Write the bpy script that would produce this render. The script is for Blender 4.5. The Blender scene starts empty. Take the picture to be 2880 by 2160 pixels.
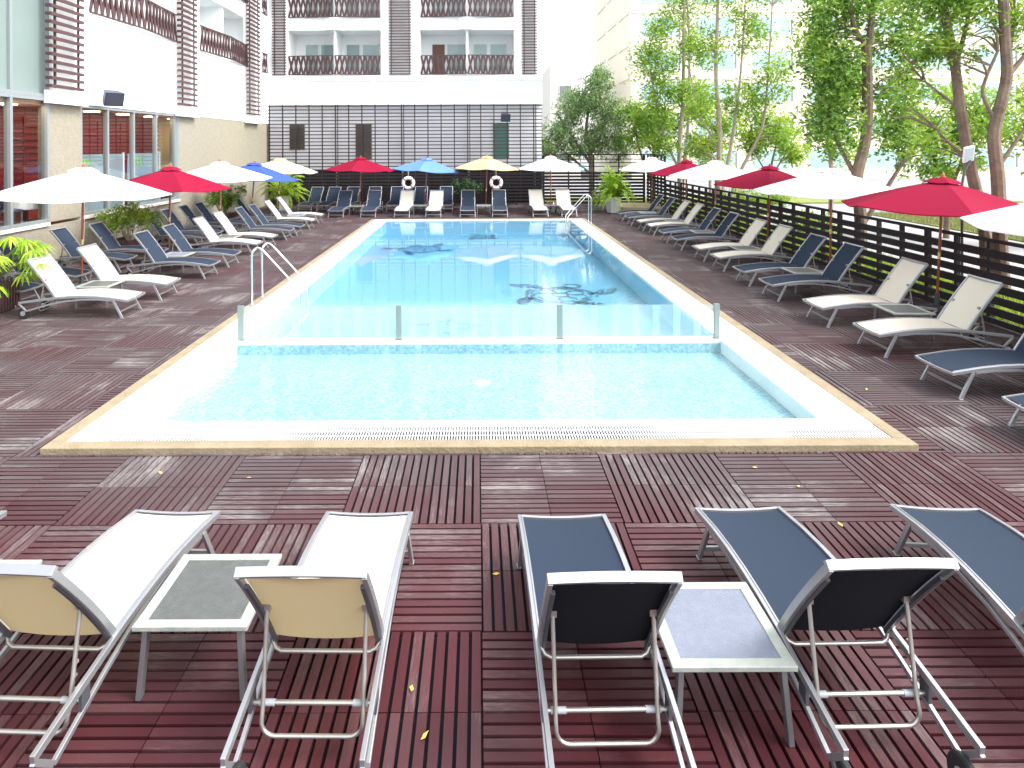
import bpy, math, random
import numpy as np
from mathutils import Vector, Matrix
random.seed(7); rng = np.random.default_rng(11)
sc = bpy.context.scene
COL = sc.collection
PI = math.pi; R = math.radians

# ------------------------------------------------------------------ camera, world, sun, exposure
CAM_H = 3.17
cd = bpy.data.cameras.new("camera"); cam = bpy.data.objects.new("camera", cd); COL.objects.link(cam)
cd.sensor_width = 36; cd.lens = 643.2/1024*36
cd.shift_x = 0.0333; cd.shift_y = -0.2326
cd.clip_start = 0.05; cd.clip_end = 600
cam.matrix_world = Matrix.Translation((0, 0, CAM_H)) @ Matrix.Rotation(PI/2, 4, 'X') @ Matrix.Rotation(-0.0045, 4, 'Z')
sc.camera = cam

SUN_EL, SUN_AZ = 50, 104          # azimuth from +Y clockwise: hazy sun to the right
w = bpy.data.worlds.new("World"); sc.world = w; w.use_nodes = True
nt = w.node_tree; bg = nt.nodes["Background"]
sky = nt.nodes.new("ShaderNodeTexSky"); sky.sky_type = 'NISHITA'; sky.sun_disc = False
sky.sun_elevation = R(SUN_EL); sky.sun_rotation = R(SUN_AZ); sky.air_density = 1.0; sky.dust_density = 3.0; sky.ozone_density = 0.6
hs = nt.nodes.new("ShaderNodeHueSaturation"); hs.inputs['Saturation'].default_value = 0.22; hs.inputs['Value'].default_value = 2.1
nt.links.new(sky.outputs[0], hs.inputs['Color']); nt.links.new(hs.outputs[0], bg.inputs[0]); bg.inputs[1].default_value = 0.15
sl = bpy.data.lights.new("sun", 'SUN'); sl.energy = 1.7; sl.angle = R(20); sl.color = (1.0, .965, .91)
so = bpy.data.objects.new("sun", sl); COL.objects.link(so)
sd = Vector((math.sin(R(SUN_AZ))*math.cos(R(SUN_EL)), math.cos(R(SUN_AZ))*math.cos(R(SUN_EL)), math.sin(R(SUN_EL))))
so.rotation_euler = sd.to_track_quat('Z', 'Y').to_euler()
sc.view_settings.view_transform = 'Standard'; sc.view_settings.look = 'None'
sc.view_settings.exposure = 1.08; sc.view_settings.gamma = 1.0

# ------------------------------------------------------------------ helpers
class MB:
    def __init__(s): s.v = []; s.f = []; s.uv = None; s.c = None
    def add(s, vs, fs):
        b = len(s.v); s.v += [tuple(p) for p in vs]; s.f += [tuple(i+b for i in f) for f in fs]
    def box(s, x0, x1, y0, y1, z0, z1):
        s.add([(x0,y0,z0),(x1,y0,z0),(x1,y1,z0),(x0,y1,z0),(x0,y0,z1),(x1,y0,z1),(x1,y1,z1),(x0,y1,z1)],
              [(0,3,2,1),(4,5,6,7),(0,1,5,4),(1,2,6,5),(2,3,7,6),(3,0,4,7)]); return s
    def sweep(s, pts, side, w, h):
        """rectangular bar along pts; 'side' is the constant sideways axis"""
        pts = [Vector(p) for p in pts]; side = Vector(side).normalized(); n = len(pts); vs = []; fs = []
        for i, p in enumerate(pts):
            a = pts[max(i-1,0)]; b = pts[min(i+1,n-1)]; t = (b-a).normalized(); nn = t.cross(side).normalized()
            sd_ = nn.cross(t).normalized()
            k = 1.0
            if 0 < i < n-1:
                t1 = (p-a).normalized(); c = max(.4, t1.dot(t)); k = 1/c
            for q in ((-1,-1),(1,-1),(1,1),(-1,1)): vs.append(p + sd_*q[0]*w/2 + nn*q[1]*h/2*k)
        for i in range(n-1):
            for j in range(4):
                a = i*4+j; b = i*4+(j+1)%4; fs.append((a, b, b+4, a+4))
        fs.append((3,2,1,0)); e = (n-1)*4; fs.append((e,e+1,e+2,e+3)); s.add(vs, fs); return s
    def tube(s, pts, r, n=8, caps=True, closed=False):
        pts = [Vector(p) for p in pts]; m = len(pts); rr = r if isinstance(r, (list,tuple)) else [r]*m
        vs = []; fs = []; up = None
        for i, p in enumerate(pts):
            if closed: t = (pts[(i+1)%m]-pts[i-1]).normalized()
            else: t = (pts[min(i+1,m-1)]-pts[max(i-1,0)]).normalized()
            if up is None:
                up = Vector((0,0,1)) if abs(t.z) < .9 else Vector((1,0,0))
            a = t.cross(up)
            if a.length < 1e-4: a = t.cross(Vector((0,1,0)))
            a.normalize(); b = a.cross(t).normalized(); up = b
            for j in range(n):
                th = 2*PI*j/n; vs.append(p + (a*math.cos(th)+b*math.sin(th))*rr[i])
        for i in range(m if closed else m-1):
            for j in range(n):
                i2 = (i+1) % m
                fs.append((i*n+j, i*n+(j+1)%n, i2*n+(j+1)%n, i2*n+j))
        if caps and not closed:
            fs.append(tuple(range(n))[::-1]); fs.append(tuple((m-1)*n+j for j in range(n)))
        s.add(vs, fs); return s
    def lathe(s, prof, n=16, c=(0,0,0)):
        vs = []; fs = []; m = len(prof)
        for r, z in prof:
            for j in range(n):
                th = 2*PI*j/n; vs.append((c[0]+r*math.cos(th), c[1]+r*math.sin(th), c[2]+z))
        for i in range(m-1):
            for j in range(n): fs.append((i*n+j, i*n+(j+1)%n, (i+1)*n+(j+1)%n, (i+1)*n+j))
        fs.append(tuple(range(n))[::-1]); fs.append(tuple((m-1)*n+j for j in range(n))); s.add(vs, fs); return s
    def xf(s, M, start=0):
        for i in range(start, len(s.v)): s.v[i] = tuple(M @ Vector(s.v[i]))
        return s
    def build(s, name, mat, parent=None, smooth=False, bevel=0, ang=38):
        me = bpy.data.meshes.new(name); me.from_pydata(s.v, [], s.f); me.update()
        if mat: me.materials.append(mat)
        if smooth:
            me.polygons.foreach_set('use_smooth', [True]*len(me.polygons))
            try: me.set_sharp_from_angle(angle=R(ang))
            except Exception: pass
        o = bpy.data.objects.new(name, me); COL.objects.link(o)
        if parent is not None: o.parent = parent
        if bevel:
            m = o.modifiers.new('bevel', 'BEVEL'); m.width = bevel; m.segments = 2; m.limit_method = 'ANGLE'
        return o
def mesh_np(name, V, F, mat, parent=None, col=None, uv=None):
    """fast mesh: V (n,3), F (m,4) quads, col (m,) value per face, uv (m*4,2)"""
    me = bpy.data.meshes.new(name); n, m, k = len(V), len(F), F.shape[1]
    me.vertices.add(n); me.vertices.foreach_set('co', V.astype(np.float32).ravel())
    me.loops.add(m*k); me.loops.foreach_set('vertex_index', F.astype(np.int32).ravel())
    me.polygons.add(m); me.polygons.foreach_set('loop_start', np.arange(0, m*k, k, dtype=np.int32))
    try: me.polygons.foreach_set('loop_total', np.full(m, k, dtype=np.int32))
    except Exception: pass
    me.update(calc_edges=True)
    if col is not None:
        a = me.attributes.new('var', 'FLOAT', 'FACE'); a.data.foreach_set('value', col.astype(np.float32))
    if uv is not None:
        u = me.uv_layers.new(name='uv'); u.data.foreach_set('uv', uv.astype(np.float32).ravel())
    me.polygons.foreach_set('use_smooth', [False]*m); me.validate(); me.materials.append(mat)
    o = bpy.data.objects.new(name, me); COL.objects.link(o)
    if parent is not None: o.parent = parent
    return o
def tag(o, label=None, cat=None, group=None, kind=None):
    if label: o['label'] = label
    if cat: o['category'] = cat
    if group: o['group'] = group
    if kind: o['kind'] = kind
    return o
def thing(name, label, cat, loc=(0,0,0), rz=0, group=None):
    o = bpy.data.objects.new(name, None); COL.objects.link(o); o.empty_display_size = .2
    o.location = loc; o.rotation_euler = (0,0,rz); tag(o, label, cat, group); return o
KIDS = {}
def children(o): return [c for c in bpy.data.objects if c.parent is o]
def snapshot(o): return (o, [snapshot(c) for c in children(o)])
def dup(snap, loc, rz, label, group=None, rx=0, ry=0):
    def cp(sn, par):
        c = sn[0].copy(); COL.objects.link(c)
        if par is not None: c.parent = par
        for k in sn[1]: cp(k, c)
        return c
    c = cp(snap, None); c.location = loc; c.rotation_euler = (rx, ry, rz); c['label'] = label
    if group: c['group'] = group
    return c

# ------------------------------------------------------------------ materials
def mat(name, col, rough=.6, metal=0, noise=None, bump=None, trans=0, spec=.5, tint=None):
    """noise=(scale, amount, colour2) blends towards colour2; bump=(scale, strength)"""
    m = bpy.data.materials.new(name); m.use_nodes = True; n = m.node_tree; L = n.links
    b = n.nodes["Principled BSDF"]; b.inputs['Roughness'].default_value = rough; b.inputs['Metallic'].default_value = metal
    b.inputs['Base Color'].default_value = (*col, 1)
    try: b.inputs['Specular IOR Level'].default_value = spec
    except Exception: pass
    tc = n.nodes.new('ShaderNodeTexCoord')
    if noise:
        t = n.nodes.new('ShaderNodeTexNoise'); t.inputs['Scale'].default_value = noise[0]; t.inputs['Detail'].default_value = 6
        t.inputs['Roughness'].default_value = .65
        L.new(tc.outputs['Object'], t.inputs['Vector'])
        r = n.nodes.new('ShaderNodeMapRange'); r.inputs['From Min'].default_value = .35; r.inputs['From Max'].default_value = .7
        r.inputs['To Max'].default_value = noise[1]; L.new(t.outputs[0], r.inputs[0])
        x = n.nodes.new('ShaderNodeMix'); x.data_type = 'RGBA'; x.inputs[6].default_value = (*col,1); x.inputs[7].default_value = (*noise[2],1)
        L.new(r.outputs[0], x.inputs[0]); L.new(x.outputs[2], b.inputs['Base Color'])
    if bump:
        t = n.nodes.new('ShaderNodeTexNoise'); t.inputs['Scale'].default_value = bump[0]; t.inputs['Detail'].default_value = 4
        L.new(tc.outputs['Object'], t.inputs['Vector'])
        bp = n.nodes.new('ShaderNodeBump'); bp.inputs['Strength'].default_value = bump[1]; bp.inputs['Distance'].default_value = .02
        L.new(t.outputs[0], bp.inputs['Height']); L.new(bp.outputs[0], b.inputs['Normal'])
    if trans:
        tr = n.nodes.new('ShaderNodeBsdfTranslucent'); tr.inputs[0].default_value = (*(tint or col),1)
        mx = n.nodes.new('ShaderNodeMixShader'); mx.inputs[0].default_value = trans
        L.new(b.outputs[0], mx.inputs[1]); L.new(tr.outputs[0], mx.inputs[2]); L.new(mx.outputs[0], n.nodes['Material Output'].inputs[0])
    return m
def leaf_mat(name, dark, mid, light, trans=.35):
    m = bpy.data.materials.new(name); m.use_nodes = True; n = m.node_tree; L = n.links
    b = n.nodes["Principled BSDF"]; b.inputs['Roughness'].default_value = .55
    a = n.nodes.new('ShaderNodeAttribute'); a.attribute_name = 'var'
    cr = n.nodes.new('ShaderNodeValToRGB'); e = cr.color_ramp.elements
    e[0].color = (*dark,1); e[1].color = (*light,1); k = e.new(.5); k.color = (*mid,1)
    L.new(a.outputs['Fac'], cr.inputs[0]); L.new(cr.outputs[0], b.inputs['Base Color'])
    tr = n.nodes.new('ShaderNodeBsdfTranslucent'); L.new(cr.outputs[0], tr.inputs[0])
    mx = n.nodes.new('ShaderNodeMixShader'); mx.inputs[0].default_value = trans
    L.new(b.outputs[0], mx.inputs[1]); L.new(tr.outputs[0], mx.inputs[2]); L.new(mx.outputs[0], n.nodes['Material Output'].inputs[0])
    return m
def schlick(n, f0, normal=None):
    """reflectance of a thin sheet, the same from either side"""
    L = n.links; lw = n.nodes.new('ShaderNodeLayerWeight'); lw.inputs[0].default_value = .5
    if normal is not None: L.new(normal, lw.inputs['Normal'])
    p = n.nodes.new('ShaderNodeMath'); p.operation = 'POWER'; p.inputs[1].default_value = 5; L.new(lw.outputs['Facing'], p.inputs[0])
    m = n.nodes.new('ShaderNodeMath'); m.operation = 'MULTIPLY_ADD'; m.inputs[1].default_value = 1-f0; m.inputs[2].default_value = f0; m.use_clamp = True
    L.new(p.outputs[0], m.inputs[0]); return m.outputs[0]
def glass_mat(name, tint, base_refl=.06, rough=0.0, frost=None, frost_col=(.8,.88,.88)):
    """thin glass: mostly transparent, Fresnel reflection, optionally milky"""
    m = bpy.data.materials.new(name); m.use_nodes = True; n = m.node_tree; L = n.links
    n.nodes.remove(n.nodes["Principled BSDF"])
    t = n.nodes.new('ShaderNodeBsdfTransparent'); t.inputs[0].default_value = (*tint,1)
    g = n.nodes.new('ShaderNodeBsdfGlossy'); g.inputs['Roughness'].default_value = rough
    mx = n.nodes.new('ShaderNodeMixShader'); L.new(schlick(n, .04+base_refl), mx.inputs[0])
    src = t.outputs[0]
    if frost:
        d = n.nodes.new('ShaderNodeBsdfDiffuse'); d.inputs[0].default_value = (*frost_col,1)
        tl = n.nodes.new('ShaderNodeBsdfTranslucent'); tl.inputs[0].default_value = (*frost_col,1)
        m1 = n.nodes.new('ShaderNodeMixShader'); m1.inputs[0].default_value = .5; L.new(d.outputs[0], m1.inputs[1]); L.new(tl.outputs[0], m1.inputs[2])
        m2 = n.nodes.new('ShaderNodeMixShader'); m2.inputs[0].default_value = frost; L.new(t.outputs[0], m2.inputs[1]); L.new(m1.outputs[0], m2.inputs[2])
        src = m2.outputs[0]
    L.new(src, mx.inputs[1]); L.new(g.outputs[0], mx.inputs[2]); L.new(mx.outputs[0], n.nodes['Material Output'].inputs[0])
    return m

M = {}
M['white'] = mat('white_render', (.80,.82,.82), .8, noise=(.35,.35,(.72,.75,.76)), bump=(60,.12))
M['white2'] = mat('white_screen_wall', (.90,.91,.94), .8, noise=(.6,.4,(.80,.82,.87)))
M['beige'] = mat('beige_pebble_render', (.25,.23,.18), .95, noise=(9,.6,(.17,.155,.115)), bump=(22,.9))
M['brown'] = mat('brown_slat_paint', (.062,.028,.030), .5, noise=(3,.5,(.09,.046,.046)))
M['lattice'] = mat('lattice_paint', (.026,.014,.018), .5, noise=(3,.5,(.045,.026,.028)))
M['blackwood'] = mat('black_stained_timber', (.009,.006,.008), .75, noise=(6,.6,(.022,.014,.018)), bump=(30,.3))
M['darkvoid'] = mat('dark_void_shade', (.012,.010,.014), .9)  # near-black colour stands for the shade of a dark void
M['alu'] = mat('silver_aluminium', (.40,.41,.43), .38, .75, noise=(5,.4,(.32,.33,.35)))
M['alud'] = mat('grey_aluminium', (.25,.25,.26), .42, .7, noise=(5,.4,(.18,.18,.19)))
M['gpost'] = mat('green_grey_post', (.20,.25,.235), .4, .3)
M['steel'] = mat('polished_steel', (.72,.73,.74), .14, 1)
M['tube'] = mat('galvanised_tube', (.48,.47,.44), .36, .85, noise=(12,.5,(.36,.35,.32)))
M['plastic'] = mat('grey_plastic', (.30,.32,.34), .5)
M['dplastic'] = mat('dark_plastic', (.05,.05,.06), .5)
M['rubber'] = mat('black_rubber', (.012,.012,.013), .8)
M['frame_green'] = mat('worn_table_frame', (.24,.27,.25), .5, .2, noise=(7,.7,(.40,.40,.34)), bump=(40,.15))
M['red'] = mat('crimson_canvas', (.25,.006,.034), .9, noise=(3,.3,(.21,.005,.028)), bump=(160,.15), trans=.25, tint=(.36,.010,.04), spec=.15)
M['whitec'] = mat('white_canvas', (.82,.82,.82), .85, bump=(160,.12), trans=.25)
M['blue'] = mat('blue_canvas', (.030,.080,.36), .9, noise=(3,.3,(.025,.065,.31)), bump=(160,.12), trans=.25)
M['lblue'] = mat('light_blue_canvas', (.11,.24,.56), .85, noise=(3,.3,(.09,.21,.50)), bump=(160,.12), trans=.25)
M['yellow'] = mat('pale_yellow_canvas', (.74,.63,.40), .85, bump=(160,.12), trans=.25)
M['tan'] = mat('tan_canvas', (.66,.45,.25), .85, bump=(160,.12), trans=.25)
M['pole'] = mat('varnished_wood_pole', (.26,.06,.022), .35, noise=(9,.6,(.16,.036,.016)))
M['poletop'] = mat('finial_wood', (.42,.09,.035), .4)
M['brass'] = mat('brass_sleeve', (.62,.52,.18), .35, .6)
M['rope'] = mat('white_rope', (.62,.60,.54), .9)
M['coping'] = mat('sandstone_coping', (.25,.20,.13), .9, noise=(4,.85,(.17,.135,.08)), bump=(35,.6))
M['grate'] = mat('white_grating', (.52,.53,.53), .5)
M['slot'] = mat('gutter_channel', (.015,.016,.018), .8)
M['pot'] = mat('white_glazed_pot', (.66,.68,.70), .35, noise=(2,.3,(.55,.57,.6)))
M['soil'] = mat('soil', (.035,.025,.018), 1)
M['bark'] = mat('grey_brown_bark', (.20,.145,.105), .95, noise=(4,.85,(.085,.055,.04)), bump=(14,1.0))
M['barkp'] = mat('pale_bark', (.36,.31,.24), .95, noise=(3,.8,(.20,.16,.12)), bump=(14,.7))
M['stem'] = mat('green_stem', (.12,.13,.05), .8)
M['cream_b'] = mat('cream_facade', (.76,.71,.58), .9, noise=(.2,.3,(.70,.65,.51)))
M['cream_w'] = mat('pale_facade', (.62,.59,.53), .9, noise=(.2,.3,(.56,.53,.47)))
M['farglass'] = mat('far_window_glass', (.30,.46,.48), .4, noise=(.4,.6,(.50,.58,.57)))
M['fardark'] = mat('far_window_dark', (.16,.18,.18), .3)
M['sand_ledge'] = mat('sandy_stone_step', (.50,.42,.25), .9, noise=(4,.5,(.4,.33,.2)), bump=(30,.4))
M['speaker'] = mat('navy_speaker_shell', (.018,.022,.05), .5)
M['speakerg'] = mat('speaker_grille', (.03,.032,.055), .8, bump=(300,.5))
M['ringw'] = mat('white_buoy', (.80,.80,.80), .5)
M['ringr'] = mat('red_band', (.45,.03,.04), .5)
M['redwall'] = mat('red_lacquer_slats', (.26,.014,.012), .45, noise=(2,.5,(.18,.010,.010)))
M['orange'] = mat('warm_timber_ceiling', (.60,.24,.06), .6)
M['gcurt'] = mat('sheer_curtain', (.42,.50,.47), .9, noise=(.8,.5,(.55,.62,.58)))
M['door_b'] = mat('brown_door', (.12,.045,.022), .5, noise=(4,.4,(.08,.03,.015)))
M['wframe'] = mat('white_window_frame', (.74,.77,.76), .5)
M['aframe'] = mat('window_aluminium', (.27,.30,.31), .4, .4)
M['leaf_y'] = mat('fallen_leaf_yellow', (.62,.40,.07), .7)
M['greenpaint'] = mat('lime_letters', (.22,.62,.03), .6)
M['cloth'] = mat('table_linen', (.75,.72,.70), .9)
M['chair'] = mat('navy_chair', (.02,.025,.06), .7)
M['asphalt'] = mat('asphalt', (.20,.205,.22), .9, noise=(1.5,.5,(.27,.27,.28)), bump=(50,.4))
M['paving'] = mat('grey_paving', (.26,.26,.27), .9, noise=(2,.5,(.34,.33,.32)), bump=(20,.2))
M['grassbase'] = mat('lawn_soil', (.13,.17,.03), 1, noise=(2.5,.8,(.24,.25,.07)), bump=(60,1))
M['gwin'] = mat('green_window_glass', (.05,.20,.16), .15, noise=(1.0,.5,(.10,.16,.10)))
M['dwin'] = mat('dark_window_glass', (.035,.045,.042), .12, noise=(1.5,.8,(.12,.08,.05)))
M['bottle'] = mat('amber_glass', (.25,.10,.03), .2)
M['jar'] = mat('white_jar', (.75,.74,.70), .4)
M['sign'] = mat('teal_sign', (.05,.30,.33), .5)
M['glass'] = glass_mat('window_glass', (.86,.90,.91), .0)
M['glasst'] = glass_mat('barrier_glass', (.96,.99,.99), .05, frost=.16, frost_col=(.62,.84,.86))  # slight frost puts bright reflections into the colour of clear glass
M['frost'] = glass_mat('frosted_glass_panel', (.80,.90,.90), .05, .1, frost=.85, frost_col=(.34,.42,.40))
M['frosts'] = glass_mat('frosted_stripe', (.9,.97,.97), .03, .1, frost=.34, frost_col=(.66,.84,.86))
M['panelg'] = glass_mat('pale_glass_screen', (.85,.95,.97), .05, .1, frost=.55, frost_col=(.62,.76,.80))

def fabric(name, col, back, trans, under):
    m = mat(name, col, .85, noise=(1.2,.25,tuple(c*.88 for c in col)), trans=trans, tint=back, spec=.18)
    n = m.node_tree; b = n.nodes["Principled BSDF"]
    tc = n.nodes.new('ShaderNodeTexCoord'); w1 = n.nodes.new('ShaderNodeTexChecker'); w1.inputs['Scale'].default_value = 260
    n.links.new(tc.outputs['Object'], w1.inputs['Vector'])
    bp = n.nodes.new('ShaderNodeBump'); bp.inputs['Strength'].default_value = .12; bp.inputs['Distance'].default_value = .004
    n.links.new(w1.outputs['Fac'], bp.inputs['Height']); n.links.new(bp.outputs[0], b.inputs['Normal'])
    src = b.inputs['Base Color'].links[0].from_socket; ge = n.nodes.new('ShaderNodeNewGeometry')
    x = n.nodes.new('ShaderNodeMix'); x.data_type = 'RGBA'; x.inputs[7].default_value = (*under,1)      # sling underside: same fabric, its shade painted into a darker colour
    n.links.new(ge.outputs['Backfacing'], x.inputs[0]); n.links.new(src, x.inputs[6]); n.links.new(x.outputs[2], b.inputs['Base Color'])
    return m
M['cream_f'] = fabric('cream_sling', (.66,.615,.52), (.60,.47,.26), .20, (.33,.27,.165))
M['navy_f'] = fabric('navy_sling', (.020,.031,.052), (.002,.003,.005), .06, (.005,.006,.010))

def deck_mat():
    m = bpy.data.materials.new('deck_timber'); m.use_nodes = True; n = m.node_tree; L = n.links; b = n.nodes["Principled BSDF"]
    N = n.nodes.new
    uv = N('ShaderNodeUVMap'); uv.uv_map = 'uv'
    att = N('ShaderNodeAttribute'); att.attribute_name = 'var'
    mp = N('ShaderNodeMapping'); mp.inputs['Scale'].default_value = (2.2, 90, 1); L.new(uv.outputs[0], mp.inputs[0])
    g = N('ShaderNodeTexNoise'); g.inputs['Scale'].default_value = 1; g.inputs['Detail'].default_value = 5; L.new(mp.outputs[0], g.inputs['Vector'])
    mp2 = N('ShaderNodeMapping'); mp2.inputs['Scale'].default_value = (9, 60, 1); L.new(uv.outputs[0], mp2.inputs[0])
    g2 = N('ShaderNodeTexNoise'); g2.inputs['Scale'].default_value = 1; g2.inputs['Detail'].default_value = 6; g2.inputs['Roughness'].default_value = .75; L.new(mp2.outputs[0], g2.inputs['Vector'])
    geo = N('ShaderNodeNewGeometry'); sx = N('ShaderNodeSeparateXYZ'); L.new(geo.outputs['Position'], sx.inputs[0])
    # weathered where the pool splashes: wear grows with distance from the fresh boards at the near end
    wn = N('ShaderNodeTexNoise'); wn.inputs['Scale'].default_value = .55; wn.inputs['Detail'].default_value = 4; L.new(geo.outputs['Position'], wn.inputs['Vector'])
    yr = N('ShaderNodeMapRange'); yr.inputs['From Min'].default_value = 4.6; yr.inputs['From Max'].default_value = 6.3; yr.inputs['To Min'].default_value = 0; yr.inputs['To Max'].default_value = .40
    L.new(sx.outputs[1], yr.inputs[0])
    ad = N('ShaderNodeMath'); ad.operation = 'ADD'; L.new(wn.outputs[0], ad.inputs[0]); L.new(yr.outputs[0], ad.inputs[1])
    ad2 = N('ShaderNodeMath'); ad2.operation = 'MULTIPLY_ADD'; ad2.inputs[1].default_value = .44; L.new(att.outputs['Fac'], ad2.inputs[0]); L.new(ad.outputs[0], ad2.inputs[2])
    wr = N('ShaderNodeMapRange'); wr.inputs['From Min'].default_value = .60; wr.inputs['From Max'].default_value = 1.20; L.new(ad2.outputs[0], wr.inputs[0])
    red = N('ShaderNodeMix'); red.data_type = 'RGBA'; red.inputs[6].default_value = (.036,.007,.011,1); red.inputs[7].default_value = (.088,.019,.023,1)
    L.new(att.outputs['Fac'], red.inputs[0])
    gry = N('ShaderNodeMix'); gry.data_type = 'RGBA'; gry.inputs[6].default_value = (.038,.025,.030,1); gry.inputs[7].default_value = (.098,.076,.078,1)
    L.new(g.outputs[0], gry.inputs[0])
    mx = N('ShaderNodeMix'); mx.data_type = 'RGBA'; L.new(wr.outputs[0], mx.inputs[0]); L.new(red.outputs[2], mx.inputs[6]); L.new(gry.outputs[2], mx.inputs[7])
    # pale scuffs
    sc_ = N('ShaderNodeMath'); sc_.operation = 'MULTIPLY'; L.new(g2.outputs[0], sc_.inputs[0])
    w2 = N('ShaderNodeTexNoise'); w2.inputs['Scale'].default_value = 1.3; w2.inputs['Detail'].default_value = 3; L.new(geo.outputs['Position'], w2.inputs['Vector']); L.new(w2.outputs[0], sc_.inputs[1])
    sv = N('ShaderNodeMath'); sv.operation = 'MULTIPLY_ADD'; sv.inputs[1].default_value = .75; sv.inputs[2].default_value = .62; L.new(att.outputs['Fac'], sv.inputs[0])
    s3 = N('ShaderNodeMath'); s3.operation = 'MULTIPLY'; L.new(sc_.outputs[0], s3.inputs[0]); L.new(sv.outputs[0], s3.inputs[1]); sc_ = s3
    sr = N('ShaderNodeMapRange'); sr.inputs['From Min'].default_value = .28; sr.inputs['From Max'].default_value = .50; sr.inputs['To Max'].default_value = .62; L.new(sc_.outputs[0], sr.inputs[0])
    wf = N('ShaderNodeMath'); wf.operation = 'MULTIPLY_ADD'; wf.inputs[1].default_value = .85; wf.inputs[2].default_value = .15; L.new(wr.outputs[0], wf.inputs[0])
    sf = N('ShaderNodeMath'); sf.operation = 'MULTIPLY'; L.new(sr.outputs[0], sf.inputs[0]); L.new(wf.outputs[0], sf.inputs[1])
    m2 = N('ShaderNodeMix'); m2.data_type = 'RGBA'; m2.inputs[7].default_value = (.30,.275,.27,1); L.new(sf.outputs[0], m2.inputs[0]); L.new(mx.outputs[2], m2.inputs[6])
    L.new(m2.outputs[2], b.inputs['Base Color']); b.inputs['Roughness'].default_value = .55; b.inputs['Specular IOR Level'].default_value = .22
    bp = N('ShaderNodeBump'); bp.inputs['Strength'].default_value = .15; bp.inputs['Distance'].default_value = .002; L.new(g.outputs[0], bp.inputs['Height']); L.new(bp.outputs[0], b.inputs['Normal'])
    return m
M['deck'] = deck_mat()

def tile_mat(name, base, c2, grout, size, contrast=.8):
    m = bpy.data.materials.new(name); m.use_nodes = True; n = m.node_tree; L = n.links; b = n.nodes["Principled BSDF"]; N = n.nodes.new
    tc = N('ShaderNodeTexCoord')
    sn = N('ShaderNodeVectorMath'); sn.operation = 'SNAP'; sn.inputs[1].default_value = (size,)*3; L.new(tc.outputs['Object'], sn.inputs[0])
    wn = N('ShaderNodeTexWhiteNoise'); L.new(sn.outputs[0], wn.inputs['Vector'])
    mx = N('ShaderNodeMix'); mx.data_type = 'RGBA'; mx.inputs[6].default_value = (*base,1); mx.inputs[7].default_value = (*c2,1)
    ml = N('ShaderNodeMath'); ml.operation = 'MULTIPLY'; ml.inputs[1].default_value = contrast; L.new(wn.outputs['Value'], ml.inputs[0]); L.new(ml.outputs[0], mx.inputs[0])
    L.new(mx.outputs[2], b.inputs['Base Color']); b.inputs['Roughness'].default_value = .35
    return m
M['tile_white'] = tile_mat('white_pool_tile', (.80,.83,.83), (.72,.78,.80), (.6,.6,.6), .05, .6)
M['tile_shallow'] = tile_mat('pale_blue_mosaic', (.30,.45,.49), (.12,.28,.36), (.6,.6,.6), .034, .9)
M['tile_deep'] = tile_mat('blue_mosaic', (.13,.345,.515), (.105,.315,.48), (.6,.6,.6), .05, .6)
M['tile_wall'] = tile_mat('pale_wall_mosaic', (.36,.60,.74), (.28,.54,.70), (.6,.6,.6), .05, .6)
M['tile_dark'] = tile_mat('dark_mosaic', (.02,.07,.12), (.06,.17,.26), (.6,.6,.6), .05, .9)

def water_mat():
    m = bpy.data.materials.new('pool_water'); m.use_nodes = True; n = m.node_tree; L = n.links; N = n.nodes.new
    n.nodes.remove(n.nodes["Principled BSDF"])
    tc = N('ShaderNodeTexCoord'); t1 = N('ShaderNodeTexNoise'); t1.inputs['Scale'].default_value = 7; t1.inputs['Detail'].default_value = 3
    L.new(tc.outputs['Object'], t1.inputs['Vector'])
    bp = N('ShaderNodeBump'); bp.inputs['Distance'].default_value = .012
    geo = N('ShaderNodeNewGeometry'); sx = N('ShaderNodeSeparateXYZ'); L.new(geo.outputs['Position'], sx.inputs[0])
    mr = N('ShaderNodeMapRange'); mr.inputs['From Min'].default_value = 9; mr.inputs['From Max'].default_value = 17; mr.inputs['To Min'].default_value = .30; mr.inputs['To Max'].default_value = .035
    L.new(sx.outputs[1], mr.inputs[0]); L.new(mr.outputs[0], bp.inputs['Strength'])
    L.new(t1.outputs[0], bp.inputs['Height'])
    tr = N('ShaderNodeBsdfTransparent'); tr.inputs[0].default_value = (.90,.975,.99,1)
    gl = N('ShaderNodeBsdfGlossy'); gl.inputs['Roughness'].default_value = .015; L.new(bp.outputs[0], gl.inputs['Normal'])
    mx = N('ShaderNodeMixShader'); L.new(schlick(n, .025, bp.outputs[0]), mx.inputs[0]); L.new(tr.outputs[0], mx.inputs[1]); L.new(gl.outputs[0], mx.inputs[2])
    L.new(mx.outputs[0], n.nodes['Material Output'].inputs[0]); return m
M['water'] = water_mat()

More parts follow.
